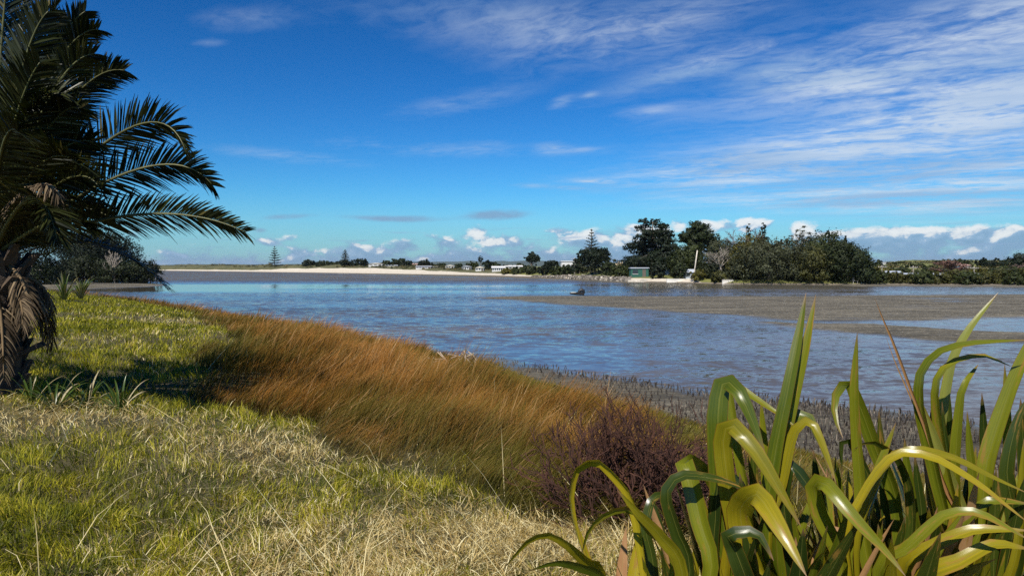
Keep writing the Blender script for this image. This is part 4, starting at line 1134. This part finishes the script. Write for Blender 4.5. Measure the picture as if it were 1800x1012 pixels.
# ------------------------------------------------------------------ phoenix palm
def bez(a, b, c, n):
    t = np.linspace(0, 1, n)[:, None]
    ctrl = 2 * b - 0.5 * (a + c)
    return (1 - t) ** 2 * a + 2 * t * (1 - t) * ctrl + t * t * c
def frond_meshes(P, roll, rng, Lmax=0.55, nl=118, mat=None, dead=False):
    """arching rachis P (n,3) with two rows of stiff leaflets; roll turns the blade about the rachis"""
    n = len(P)
    T = np.gradient(P, axis=0); T /= np.linalg.norm(T, axis=1)[:, None]
    S = np.cross(T, np.array([0, 0, 1.0])); S /= np.linalg.norm(S, axis=1)[:, None] + 1e-9
    N = np.cross(S, T)
    c, s = math.cos(roll), math.sin(roll)
    S, N = S * c + N * s, N * c - S * s
    V = []; Fq = []; TI = []; k = 0
    for i in range(nl):
        f = 0.10 + 0.90 * (i + 0.5) / nl
        u = f * (n - 1); j = min(int(u), n - 2); w = u - j
        p = P[j] * (1 - w) + P[j + 1] * w; t = T[j]; sd = S[j]; nn = N[j]
        prof = min(1.0, (f - 0.06) / 0.26) ** 0.8 * (1.0 - 0.62 * max(0, (f - 0.45) / 0.55) ** 1.5)
        for sg in (-1, 1):
            L = Lmax * prof * rng.uniform(.82, 1.12)
            fw = 0.55 + 0.75 * f + rng.normal() * 0.10
            up = 0.34 + rng.normal() * 0.18 - (0.5 if dead else 0)
            dv = sd * sg + t * fw + nn * up; dv /= np.linalg.norm(dv)
            wv = np.cross(dv, nn + rng.normal(size=3) * .35); wv /= np.linalg.norm(wv) + 1e-9
            W = 0.0135 * (0.8 + .4 * rng.random()) * (0.55 if L < .2 else 1)
            droop = np.array([0, 0, -1.0]) * L * (0.10 + .10 * rng.random() + (.5 if dead else 0))
            m1 = p + dv * L * .35 + droop * .1; m2 = p + dv * L * .72 + droop * .45; e = p + dv * L + droop
            V += [p - wv * W * .5, p + wv * W * .5, m1 - wv * W, m1 + wv * W, m2 - wv * W * .7, m2 + wv * W * .7, e - wv * .002, e + wv * .002]
            Fq += [(k, k + 1, k + 3, k + 2), (k + 2, k + 3, k + 5, k + 4), (k + 4, k + 5, k + 7, k + 6)]
            TI += [rng.random()] * 8; k += 8
    me = mesh_np('frond', V, [np.array(Fq)], mat, {'tint': TI}, smooth=True)
    mb = MB(); mb.tube(P, np.linspace(.034, .006, n), 5)
    return me, mb
def build_palm():
    rng = np.random.default_rng(77)
    DP = 10.3
    b0 = at(-14, 680, DP); gx, gy = b0[0], b0[1]
    gz = float(land_z(np.array([gx]), np.array([gy]))[0])
    root = thing('phoenix_palm', 'dark phoenix palm with shaggy trunk and arching fronds at left edge', 'palm', (gx, gy, gz))
    R = np.array([gx, gy, gz])
    heart = at(-14, 452, DP) - R
    H = heart[2]
    # trunk with old leaf bases
    mb = MB(); mb.tube([(0, 0, -.2), (0.02, 0, H * .2), (0, 0, H * .55), (0, 0, H * .85), (heart[0], heart[1], H + .25)], [.40, .36, .36, .44, .22], 16)
    trunk = link('trunk', mb.mesh('trunk', plain('palm_trunk', (.055, .040, .028), .95, .5, 6.0, .9)), root)
    bm_ = MB()
    bm_.add([(-.11, 0, 0), (.11, 0, 0), (.085, -.10, .16), (-.085, -.10, .16), (-.045, -.20, .30), (.045, -.20, .30), (-.10, .05, 0), (.10, .05, 0), (.05, -.12, .30), (-.05, -.12, .30)],
            [(0, 1, 2, 3), (3, 2, 5, 4), (4, 5, 8, 9), (9, 8, 7, 6), (0, 3, 9, 6), (1, 7, 8, 2)])
    bm_.f3.append(np.array([[3, 4, 9], [2, 8, 5]]))
    boot = bm_.mesh('leaf_base', plain('leaf_base_brown', (.105, .070, .042), .9, .5, 5.0, .5), False)
    for k in range(84):
        a = k * 2.39996; f = (k + .5) / 84
        rr = np.interp(f, [0, .3, .6, 1.0], [.36, .34, .35, .42])
        o = link('leaf_base', boot, trunk, (math.cos(a) * rr, math.sin(a) * rr, 0.05 + f * (H - .1)))
        o.rotation_euler = (rng.normal() * .15, rng.normal() * .1, a + math.pi / 2)
        s = rng.uniform(.75, 1.15); o.scale = (s, s, s)
    mat = leafy('palm_leaflet', [(0, (.007, .010, .003)), (.5, (.017, .022, .005)), (.93, (.042, .048, .009)), (1, (.17, .14, .05))], .42, .12, spec=.35)  # leaflets coloured near-black to stand in for shade over the palm
    rach = plain('palm_rachis', (.10, .10, .03), .5, .3)
    dry = leafy('palm_dry', [(0, (.04, .025, .013)), (.6, (.10, .068, .036)), (1, (.25, .18, .10))], .8, .15)
    dry_r = plain('palm_dry_rachis', (.20, .13, .06), .8, .3)
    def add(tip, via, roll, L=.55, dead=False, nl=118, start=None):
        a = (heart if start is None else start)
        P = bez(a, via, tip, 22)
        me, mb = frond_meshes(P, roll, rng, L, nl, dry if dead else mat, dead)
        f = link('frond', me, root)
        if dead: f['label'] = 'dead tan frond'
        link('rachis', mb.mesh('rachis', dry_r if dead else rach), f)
    def pt(px, py, dd=0.0): return at(px, py, DP + dd) - R
    key = [((432, 408, -.1), (235, 378, 0), 1.0, .52), ((374, 326, .2), (235, 300, .2), 1.05, .54), ((327, 268, -.3), (215, 232, -.1), .95, .56),
           ((219, 124, .1), (112, 195, .2), 1.0, .52), ((150, 20, .5), (70, 150, .4), .9, .55), ((200, 385, .9), (100, 370, .8), .9, .5), ((165, 250, -.6), (80, 290, -.5), .8, .55), ((165, 95, -.5), (78, 190, -.4), .7, .5), ((85, 20, -.7), (30, 160, -.5), .9, .6), 
           ((172, 52, -.2), (82, 150, 0), .6, .5), ((112, -6, .3), (48, 140, .3), -.5, .55), ((60, -70, .1), (22, 130, 0), .3, .6), ((20, -90, -.4), (0, 120, -.2), .4, .6),
           ((-60, -60, .4), (-40, 130, .2), .3, .6), ((120, 170, -1.0), (38, 225, -.9), -.8, .62), ((70, 110, -1.4), (20, 240, -.9), .5, .62),
           ((130, 60, .9), (60, 180, .7), .5, .55), ((140, 190, -.9), (70, 250, -.7), .9, .55), ((175, 330, -1.1), (100, 325, -.8), .9, .5), ((150, 400, -.9), (90, 390, -.6), .7, .5),
           ((30, 230, -2.2), (0, 280, -1.4), .7, .6), ((140, 290, -1.6), (60, 300, -1.1), .4, .6), ((100, 420, -1.9), (50, 350, -1.3), .3, .55)]
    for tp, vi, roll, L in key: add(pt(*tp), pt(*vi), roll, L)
    for k in range(15):                   # the rest of the crown, out of frame and behind
        a = 1.3 + k * 0.24 + rng.normal() * .08 
        el = rng.uniform(-.15, 1.2); L = rng.uniform(2.8, 3.6)
        hd = np.array([math.cos(a), math.sin(a), 0])
        tip = heart + hd * L * math.cos(el) * .95 + np.array([0, 0, L * math.sin(el) * .8 - .25])
        via = heart + hd * L * .5 * math.cos(el) + np.array([0, 0, L * .5 * math.sin(el) + .42])
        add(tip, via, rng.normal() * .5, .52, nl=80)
    for k in range(7):                   # low inner fronds thickening the heart, towards the viewer
        a = -2.9 + k * 0.26 + rng.normal() * .1
        el = rng.uniform(.25, .8); L = rng.uniform(1.6, 2.2)
        hd = np.array([math.cos(a), math.sin(a), 0])
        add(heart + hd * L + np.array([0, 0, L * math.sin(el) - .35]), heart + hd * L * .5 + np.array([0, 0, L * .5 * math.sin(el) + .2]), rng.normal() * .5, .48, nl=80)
    add(pt(116, 374, -1.5), pt(62, 330, -1.2), .2, .30, True, 60)          # tan dry frond in the crown
    for k in range(15):                   # dead skirt hanging round the trunk
        a = -2.9 + k * .30 + rng.normal() * .1
        hd = np.array([math.cos(a), math.sin(a), 0]); L = rng.uniform(.55, 1.15)
        st = np.array([0, 0, H * rng.uniform(.7, .95)]) + hd * .3
        add(st + hd * .42 + np.array([0, 0, -L]), st + hd * .36 + np.array([0, 0, -L * .35]), rng.normal() * .6, .26, True, 34, st)
build_palm()

# ------------------------------------------------------------------ strap-leaved plants
def strap(P, wid, W, fold=0.25, nx=5):
    """ribbon along P with half-width profile wid and across-vectors W; returns verts, quads, uv"""
    n = len(P)
    T = np.gradient(P, axis=0); T /= np.linalg.norm(T, axis=1)[:, None] + 1e-9
    W = W - T * (W * T).sum(1)[:, None]; W /= np.linalg.norm(W, axis=1)[:, None] + 1e-9
    N = np.cross(T, W)
    u = np.linspace(-1, 1, nx)
    fo = np.asarray(fold) * np.ones(n)
    V = P[:, None] + W[:, None] * (u[None, :, None] * (wid * np.cos(fo))[:, None, None]) + N[:, None] * (np.abs(u)[None, :, None] * (wid * np.sin(fo))[:, None, None])
    i, j = np.meshgrid(np.arange(n - 1), np.arange(nx - 1), indexing='ij')
    Q = np.stack([i * nx + j, i * nx + j + 1, (i + 1) * nx + j + 1, (i + 1) * nx + j], -1).reshape(-1, 4)
    uv = np.stack(np.broadcast_arrays(u[None, :] * .5 + .5, np.linspace(0, 1, n)[:, None]), -1).reshape(-1, 2)
    return V.reshape(-1, 3), Q, uv
def catmull(P, n):
    P = np.asarray(P, float)
    Q = np.concatenate([[2 * P[0] - P[1]], P, [2 * P[-1] - P[-2]]])
    seg = len(P) - 1
    # even spacing by chord length
    L = np.concatenate([[0], np.cumsum(np.linalg.norm(np.diff(P, axis=0), axis=1))]); L /= L[-1]
    out = []
    for s in np.linspace(0, 1, n):
        k = min(int(np.searchsorted(L, s, 'right')) - 1, seg - 1); k = max(k, 0)
        t = (s - L[k]) / (L[k + 1] - L[k] + 1e-9)
        a, b, c, d = Q[k:k + 4]
        out.append(0.5 * (2 * b + (c - a) * t + (2 * a - 5 * b + 4 * c - d) * t * t + (3 * b - a - 3 * c + d) * t ** 3))
    return np.array(out)
def flax_mat(name, c1, c2, dry=False):
    if name in MATS: return MATS[name]
    m, g, p, o = new_mat(name)
    uvn = g.node('ShaderNodeUVMap'); uvn.uv_map = 'UVMap'
    u, v, _ = g.sep(uvn.outputs[0])
    oi = g.node('ShaderNodeObjectInfo'); rnd = E(g, oi.outputs['Random'])
    vein = g.noise(g.vec(u * 34.0, v * 1.0, rnd * 30.0), 1.0, 4.0, .7)
    blot = g.noise(g.vec(u * 2.0, v * 7.0, rnd * 50.0), 1.0, 5.0, .65)
    c = g.ramp(vein * .7 + blot * .35 + rnd * .3 - .12, [(.34, c1), (.72, c2)])
    edge = g.sm(g.m('ABSOLUTE', u - .5), .455, .49)
    c = g.mix(edge * .75, c, (.16, .075, .012))
    mid = g.sm(g.m('ABSOLUTE', u - .5), .0, .035, 1.0, 0.0)
    c = g.mix(mid * .45, c, (.26, .24, .05))
    old = g.sm(blot + v * .20 + rnd * .12, .80, .92)
    c = g.mix(old * .8, c, (.30, .16, .035))
    tipc = g.sm(v, .95, 1.0)
    c = g.mix(tipc * .8, c, (.22, .12, .06))
    g.put(p.inputs['Base Color'], c)
    g.put(p.inputs['Roughness'], vein * .16 + (.55 if dry else .20))
    p.inputs['Specular IOR Level'].default_value = .36
    b = g.node('ShaderNodeBump'); b.inputs['Strength'].default_value = .08; b.inputs['Distance'].default_value = .003
    g.put(b.inputs['Height'], vein); g.nt.links.new(b.outputs[0], p.inputs['Normal'])
    t = g.node('ShaderNodeBsdfTranslucent'); g.put(t.inputs[0], g.mix(1.0, c, (1.25, 1.2, .4), 'MULTIPLY'))
    mx = g.node('ShaderNodeMixShader'); mx.inputs[0].default_value = .22
    g.nt.links.new(p.outputs[0], mx.inputs[1]); g.nt.links.new(t.outputs[0], mx.inputs[2]); g.nt.links.new(mx.outputs[0], o.inputs[0])
    MATS[name] = m
    return m
def build_flax():
    rng = np.random.default_rng(55)
    GREEN = flax_mat('flax_green', (.052, .080, .005), (.185, .190, .010))
    DEEP = flax_mat('flax_deep', (.016, .032, .006), (.055, .075, .008))
    YEL = flax_mat('flax_yellow', (.120, .120, .005), (.330, .260, .011))
    DRY = flax_mat('flax_dry', (.26, .12, .04), (.46, .26, .11), True)
    bases = {}
    for key, px, d, lab in (('A', 1150, 2.9, 'leftmost flax, with an orange-tipped leaf arching over the red bush'), ('B', 1375, 3.0, 'flax with tall split upright leaf and glossy folded leaves'),
                            ('C', 1560, 3.1, 'flax in the middle with a single pointed blade before the water'), ('D', 1700, 3.3, 'right-hand flax with dry orange stalk and leaves arching off the edge')):
        q = at(px, 900, d); z = float(land_z(np.array([q[0]]), np.array([q[1]]))[0])
        bases[key] = (thing('flax_plant', lab, 'flax', (q[0], q[1], z), 'flax plants in the foreground'), np.array([q[0], q[1], z]))
    def leaf(key, pts, w, a0=0.0, a1=None, mat=GREEN, d=None, fold=(.8, .22), rooted=True, tipk=.72, label=None, n=30):
        root, R = bases[key]
        d = d if d is not None else R[1]
        P = [at(p[0], p[1], d + (p[2] if len(p) > 2 else 0)) for p in pts]
        if rooted:
            b = R + np.array([rng.normal() * .05, rng.normal() * .04, -.03]); P = [b] + P
        A_ = np.asarray(P, float); LL = np.concatenate([[0], np.cumsum(np.linalg.norm(np.diff(A_, axis=0), axis=1))]); LL /= LL[-1]
        tt = np.linspace(0, 1, n)
        P = catmull(P, n) * .62 + np.stack([np.interp(tt, LL, A_[:, c]) for c in range(3)], -1) * .38     # stiff blades that kink
        T = np.gradient(P, axis=0); T /= np.linalg.norm(T, axis=1)[:, None]
        view = P - np.array([0, 0, EYE]); view /= np.linalg.norm(view, axis=1)[:, None]
        X = np.cross(T, view); X /= np.linalg.norm(X, axis=1)[:, None] + 1e-9
        a1 = a0 if a1 is None else a1
        f = np.linspace(0, 1, n); A = a0 + (a1 - a0) * sstep(f, .25, .8)
        W = X * np.cos(A)[:, None] + view * np.sin(A)[:, None]
        wid = w * .48 * np.interp(f, [0, .3, .55, tipk, .88, .96, 1], [.62, .85, 1, .92, .58, .26, .02])
        V, Q, uv = strap(P, wid, W, np.interp(f, [0, .3, .8, 1], [fold[0] * 1.2, fold[0], fold[1], fold[1]]))
        o = link('leaf', mesh_np('leaf', V - R, [Q], mat, uv=uv), root)
        if label: o['label'] = label
    # ---- leaves that can be picked out, base first (photo column, row, extra depth)
    leaf('A', [(1120, 905), (1072, 826, .05), (1044, 808, .1), (1012, 826, .1), (1003, 880, .05), (1018, 950, 0), (1040, 1004, -.05)], .060, .7, 1.0, YEL, label='leaf arching left with a dry orange hanging tip')
    leaf('A', [(1190, 990), (1140, 925, -.1), (1112, 893, -.1), (1070, 900, -.1), (1035, 930, -.12), (1022, 975, -.1)], .055, .5, .9, GREEN)
    leaf('A', [(1060, 1010, -.1), (1030, 985, -.15), (1000, 958, -.2), (965, 939, -.2), (930, 948, -.2), (884, 1000, -.22)], .055, .6, .9, YEL)
    leaf('A', [(1070, 1030, -.2), (1020, 996, -.25), (975, 988, -.3), (926, 1004, -.3)], .055, .5, .8, GREEN)
    leaf('A', [(1250, 1010), (1232, 920, .05), (1214, 840, .1), (1204, 812, .15), (1240, 830, .4), (1275, 900, .5)], .090, .1, .3, GREEN)
    leaf('A', [(1213, 1010), (1190, 930), (1172, 868), (1196, 836), (1260, 842), (1330, 866)], .075, .3, .8, DEEP)
    leaf('A', [(1150, 1010, .1), (1135, 930, .12), (1145, 880, .15), (1165, 868, .2), (1180, 900, .25)], .06, .2, .5, DEEP)
    leaf('A', [(1200, 1012, -.1), (1160, 940, -.12), (1120, 900, -.15), (1085, 860, -.15)], .062, .25, .3, YEL)
    leaf('B', [(1350, 930), (1362, 800), (1384, 690), (1402, 600, .05), (1417, 514, .1)], .076, .05, .25, GREEN, tipk=.6, label='tall upright leaf, left half of the split tip')
    leaf('B', [(1358, 930, .06), (1374, 800, .06), (1398, 690, .06), (1418, 600, .08), (1434, 518, .12)], .070, .5, .2, GREEN, tipk=.6, label='tall upright leaf, right half of the split tip')
    leaf('B', [(1280, 960), (1268, 850), (1262, 730), (1272, 668, .02), (1300, 690, -.08), (1325, 745, -.12), (1345, 800, -.15)], .105, .7, .25, GREEN, label='glossy leaf folded over at its top')
    leaf('B', [(1330, 960, .1), (1300, 800, .15), (1282, 690, .2), (1280, 668, .22), (1320, 695, .15), (1372, 730, .05), (1410, 760, 0)], .055, .7, .6, GREEN)
    leaf('B', [(1300, 960, -.05), (1280, 850, -.05), (1271, 770, -.05), (1285, 745, -.1), (1330, 795, -.18), (1370, 860, -.22), (1408, 925, -.25)], .090, .6, .25, YEL)
    leaf('B', [(1440, 1100, -.2), (1330, 1000, -.1), (1300, 900, -.1), (1330, 868, -.25), (1372, 930, -.4), (1418, 1012, -.5)], .120, .5, .12, YEL)
    leaf('B', [(1330, 960, .1), (1360, 830, .1), (1390, 740, .1), (1416, 726, .1), (1440, 770, .05), (1460, 830, 0)], .075, .3, .4, GREEN)
    leaf('B', [(1350, 960), (1375, 850), (1395, 760), (1425, 738, -.05), (1450, 790, -.1), (1470, 850, -.15)], .060, .6, .4, YEL)
    leaf('B', [(1480, 1010, -.1), (1440, 900, -.1), (1430, 850, -.12), (1452, 850, -.2), (1500, 908, -.3), (1560, 972, -.35), (1592, 1012, -.4)], .075, .3, .15, GREEN)
    leaf('B', [(1262, 1012), (1258, 900), (1266, 830), (1300, 850), (1340, 930)], .07, .3, .6, DEEP)
    leaf('B', [(1390, 1012), (1378, 880), (1390, 818), (1430, 870), (1445, 960)], .075, .4, .5, DEEP)
    leaf('B', [(1310, 1012, -.25), (1290, 960, -.25), (1280, 940, -.28), (1330, 935, -.3), (1360, 985, -.35)], .09, .4, .4, DEEP)
    leaf('C', [(1520, 960), (1513, 850), (1505, 752), (1502, 680), (1507, 584)], .074, .0, .5, GREEN, tipk=.45, label='single pointed blade standing before the water')
    leaf('C', [(1580, 900, .15), (1540, 790, .15), (1512, 715, .15), (1492, 672, .15), (1470, 688, .1), (1466, 730, .05), (1482, 770, .0)], .075, .65, .35, GREEN)
    for px_, tp, w_, dd, m_ in ((1318, 735, .07, .2, DEEP), (1338, 700, .07, .25, GREEN), (1430, 790, .075, .1, DEEP), (1468, 800, .07, .2, GREEN), (1545, 720, .07, .25, DEEP), (1590, 770, .08, .15, GREEN), (1300, 830, .08, -.1, DEEP)):
        leaf('B' if px_ < 1450 else 'C', [(px_ + 22, 1000, dd), (px_ + 14, 900, dd), (px_ + 6, (tp + 900) / 2, dd), (px_, tp, dd)], w_, .15, .3, m_, tipk=.5)
    for px_, tp, w_, dd, m_ in ((1640, 720, .08, .2, DEEP), (1730, 690, .075, .2, DEEP), (1770, 640, .07, .3, GREEN), (1668, 650, .06, .3, DEEP), (1798, 700, .09, .1, DEEP), (1612, 800, .08, 0, DEEP)):
        leaf('D', [(px_ + 10, 1000, dd), (px_ + 8, 900, dd), (px_ + 2, (tp + 900) / 2, dd), (px_ - 4, tp, dd)], w_, .15, .3, m_, tipk=.5)
    leaf('C', [(1498, 1012), (1520, 890), (1548, 815), (1575, 742)], .070, .2, .5, GREEN, tipk=.55)
    leaf('C', [(1500, 980, .05), (1530, 850, .05), (1490, 770, .1), (1478, 780, .1), (1480, 840, .1)], .05, .5, .5, DEEP)
    leaf('C', [(1490, 960, -.1), (1530, 850, -.12), (1575, 798, -.15), (1640, 803, -.2), (1720, 850, -.25), (1810, 920, -.3)], .048, .75, .6, YEL)
    leaf('C', [(1510, 960, -.05), (1560, 812, -.05), (1612, 790, -.1), (1680, 806, -.1), (1740, 836, -.12), (1810, 868, -.15)], .05, .9, .7, YEL)
    leaf('C', [(1600, 960), (1600, 860), (1575, 800), (1530, 775), (1500, 790)], .06, .6, .8, DEEP)
    leaf('C', [(1545, 1012, -.2), (1600, 960, -.3), (1660, 905, -.35), (1720, 900, -.4), (1812, 950, -.45)], .058, .7, .5, GREEN)
    leaf('D', [(1700, 960), (1660, 850), (1624, 745), (1604, 692), (1585, 640), (1568, 596), (1552, 560), (1537, 522)], .026, .3, .3, DRY, tipk=.3, fold=(.9, .6), label='dry orange stalk-like leaf')
    leaf('D', [(1690, 960, .1), (1650, 830, .1), (1610, 720, .1), (1575, 640, .1), (1556, 588, .1)], .012, .3, .3, DRY, tipk=.3)
    leaf('D', [(1700, 950, -.02), (1688, 890), (1650, 790), (1616, 698)], .080, .1, .3, flax_mat('flax_pale', (.15, .17, .03), (.30, .30, .06)), tipk=.6)
    leaf('D', [(1670, 960), (1645, 830), (1618, 715), (1620, 655), (1648, 620), (1700, 604, -.05), (1810, 597, -.1)], .070, .2, .85, GREEN)
    leaf('D', [(1690, 960), (1662, 820), (1645, 700), (1652, 655), (1685, 632), (1730, 625), (1780, 645)], .065, .15, .9, GREEN)
    leaf('D', [(1720, 960), (1735, 810), (1775, 685), (1812, 600), (1840, 545)], .088, .15, .25, GREEN, tipk=.65)
    leaf('D', [(1650, 960, .15), (1648, 800, .2), (1672, 640, .2), (1706, 575, .2), (1755, 514, .2)], .066, .1, .4, flax_mat('flax_pale', (.15, .17, .03), (.30, .30, .06)), tipk=.62)
    leaf('D', [(1680, 960), (1680, 800), (1690, 690), (1702, 665), (1720, 640, .1)], .06, .6, .5, GREEN)
    leaf('D', [(1665, 960, .05), (1668, 820, .05), (1660, 760, .05), (1656, 705, .05)], .05, .2, .2, DEEP, tipk=.5)
    leaf('D', [(1700, 980), (1712, 870), (1705, 790), (1700, 722)], .06, .2, .3, GREEN, tipk=.5)
    leaf('D', [(1740, 980, .1), (1725, 850, .1), (1735, 770, .1), (1748, 715, .1)], .05, .3, .3, GREEN, tipk=.5)
    leaf('D', [(1590, 1012, -.3), (1645, 958, -.4), (1712, 930, -.45), (1812, 932, -.5)], .075, .6, .45, YEL)
    leaf('D', [(1620, 1030, -.4), (1690, 985, -.5), (1750, 955, -.5), (1812, 965, -.5)], .09, .5, .5, YEL)
    leaf('D', [(1640, 1012, -.1), (1690, 920, -.15), (1740, 880, -.2), (1812, 885, -.2)], .07, .6, .5, GREEN)
    leaf('D', [(1790, 980, -.1), (1770, 830, -.1), (1788, 740, -.1), (1812, 690, -.1)], .08, .3, .3, DEEP)
    leaf('D', [(1780, 1000, -.15), (1795, 860, -.15), (1800, 770, -.15)], .05, .3, .3, YEL, tipk=.5)
    leaf('C', [(1470, 1012, -.1), (1462, 960, -.1), (1470, 925, -.12), (1492, 960, -.12)], .06, .3, .5, DRY)
    leaf('D', [(1700, 1000, -.05), (1680, 880), (1668, 840)], .05, .4, .5, DRY)
    # ---- shorter leaves crowding the clumps
    for key, cnt, lmax in (('A', 26, .80), ('B', 84, 1.10), ('C', 84, 1.08), ('D', 90, 1.18)):
        root, R = bases[key]
        for k in range(cnt):
            a = rng.uniform(0, 6.283); tilt = rng.uniform(.03, .42); L = rng.uniform(.55, 1.0) * lmax
            hd = np.array([math.cos(a), math.sin(a) * .8, 0]); dv = hd * math.sin(tilt) + np.array([0, 0, math.cos(tilt)])
            p = R + hd * rng.uniform(0, .14) + np.array([rng.normal() * .12, abs(rng.normal()) * .12, 0]); P = [p]
            droop = rng.uniform(.0, .2) * (rng.random() < .4)
            for s in range(9):
                dv = dv + np.array([0, 0, -1]) * droop * (s / 9.0) ** 2 * 1.6 + hd * .012; dv /= np.linalg.norm(dv)
                P.append(P[-1] + dv * L / 9)
            P = catmull(np.array(P), 22); f = np.linspace(0, 1, 22)
            W = np.cross(np.array([0, 0, 1.0]), hd)[None] * np.ones((22, 1)) + rng.normal(size=3) * .25
            w = rng.uniform(.05, .095)
            V, Q, uv = strap(P, w * .5 * np.interp(f, [0, .3, .55, .75, .9, 1], [.6, .85, 1, .85, .45, .02]), W, np.interp(f, [0, .3, .8, 1], [.9, .7, .15, .1]))
            link('leaf', mesh_np('leaf', V - R, [Q], [DEEP, GREEN, DEEP, YEL][k % 4] if k % 6 else DRY, uv=uv), root)
build_flax()

def strap_plant(name, label, cat, base, n, L0, wid, mats, rng, spread=(.2, 1.1), group=None, npts=10):
    root = thing(name, label, cat, base, group)
    for k in range(n):
        a = k * 2.4 + rng.normal() * .3; tilt = rng.uniform(*spread); L = L0 * rng.uniform(.65, 1.1)
        hd = np.array([math.cos(a), math.sin(a), 0]); dv = hd * math.sin(tilt) + np.array([0, 0, math.cos(tilt)])
        p = hd * .03; P = [p]
        for s in range(npts - 1):
            dv = dv + np.array([0, 0, -1]) * .2 * (s / npts) * 1.4; dv /= np.linalg.norm(dv); P.append(P[-1] + dv * L / npts)
        P = np.array(P); f = np.linspace(0, 1, npts)
        V, Q, uv = strap(P, wid * .5 * np.interp(f, [0, .4, .8, 1], [.8, 1, .7, .05]), np.cross([0, 0, 1.0], hd)[None] * np.ones((npts, 1)), .35, 3)
        link('leaf', mesh_np('leaf', V, [Q], mats[k % len(mats)], uv=uv), root)
rg = np.random.default_rng(91)
AG = flax_mat('agapanthus_leaf', (.030, .060, .012), (.070, .120, .022)); AGD = flax_mat('agapanthus_straw', (.30, .25, .13), (.5, .44, .28), True)
for i, (px, py, n, lab) in enumerate(((95, 678, 30, 'dark strap-leaved agapanthus at the foot of the phoenix palm'), (150, 686, 30, 'middle agapanthus clump right of the palm trunk'),
                                      (210, 676, 26, 'rightmost agapanthus clump, in the palm shadow'), (55, 668, 18, 'small agapanthus tuft touching the palm trunk'))):
    q = at(px, py, 9.6 + .25 * (i % 2)); z = float(land_z(q[0:1], q[1:2])[0])
    strap_plant('agapanthus', lab, 'agapanthus', (q[0], q[1], z), n, .62, .034, [AG, AG, AG, AGD], rg, group='agapanthus by the palm')
FLP = flax_mat('flax_far', (.07, .085, .03), (.20, .20, .10))
for i, (px, d, lab) in enumerate(((112, 42, 'small pale flax at the far edge of the lawn, left one'), (142, 46, 'small pale flax at the far edge of the lawn, right one'))):
    x = (px - 900) / F * d; z = float(land_z(np.array([x]), np.array([float(d)]))[0])
    strap_plant('distant_flax', lab, 'flax', (x, d, z), 34, 1.9, .10, [FLP, AG], rg, (.05, .75))

# red twiggy shrub on the bank
def red_bush():
    rng = np.random.default_rng(402)
    q = at(1122, 930, 6.1); z = float(land_z(q[0:1], q[1:2])[0])
    o = thing('twiggy_shrub', 'leafless wine-red twiggy shrub behind the leftmost flax', 'shrub', (q[0], q[1], z))
    m = plain('red_twig', (.060, .023, .013), .95, .6, 9.0)
    for k in range(40):
        a = rng.random() * 6.283; rr = math.sqrt(rng.random()) * .68
        me, ends = bare_tree_mesh(rng.uniform(.55, 1.1) * (1.28 - .5 * rr), rng.uniform(.28, .5), rng, 4, 2 + k % 2, m, r0=.012, spread=.62, upbias=.16, minr=.0030, startk=4)
        b = link('stem', me, o, (math.cos(a) * rr * .92, math.sin(a) * rr * .7, -.02))
        b.rotation_euler = (rng.normal() * .2 - math.sin(a) * rr * .5, rng.normal() * .2 + math.cos(a) * rr * .5, rng.random() * 6.28)
red_bush()

# heap of washed-up dead leaves and sticks in the rushes
def debris():
    rng = np.random.default_rng(12)
    q = at(782, 664, 22.0); z = float(land_z(q[0:1], q[1:2])[0])
    o = thing('driftwood_heap', 'pale heap of driftwood sticks washed into the rushes', 'driftwood', (q[0], q[1], z))
    m = plain('driftwood', (.42, .33, .24), .85, .35, 5.0)
    for k in range(46):
        mb = MB(); L = rng.uniform(.25, .75)
        mb.tube([(-L / 2, 0, 0), (0, .03, .02), (L / 2, 0, 0)], [.022, .02, .012], 5)
        b = link('stick', mb.mesh('stick', m), o, (rng.normal() * .55, rng.normal() * .3, rng.uniform(.05, .4)))
        b.rotation_euler = (0, rng.normal() * .45, rng.random() * 6.28)
debris()

# sea air: far hills fade into it
def haze():
    m = bpy.data.materials.new('sea_air'); m.use_nodes = True
    nt = m.node_tree; nt.nodes.clear()
    o = nt.nodes.new('ShaderNodeOutputMaterial'); v = nt.nodes.new('ShaderNodeVolumePrincipled')
    v.inputs['Color'].default_value = (.78, .88, 1.0, 1); v.inputs['Density'].default_value = 3.5e-5; v.inputs['Anisotropy'].default_value = 0.2
    nt.links.new(v.outputs[0], o.inputs['Volume'])
    mb = MB(); mb.box((-17000, -300, -3), (17000, 17500, 130))
    link('haze', mb.mesh('haze', m, False), kind='stuff', label='thin bluish sea air over the whole estuary', cat='haze')
haze()
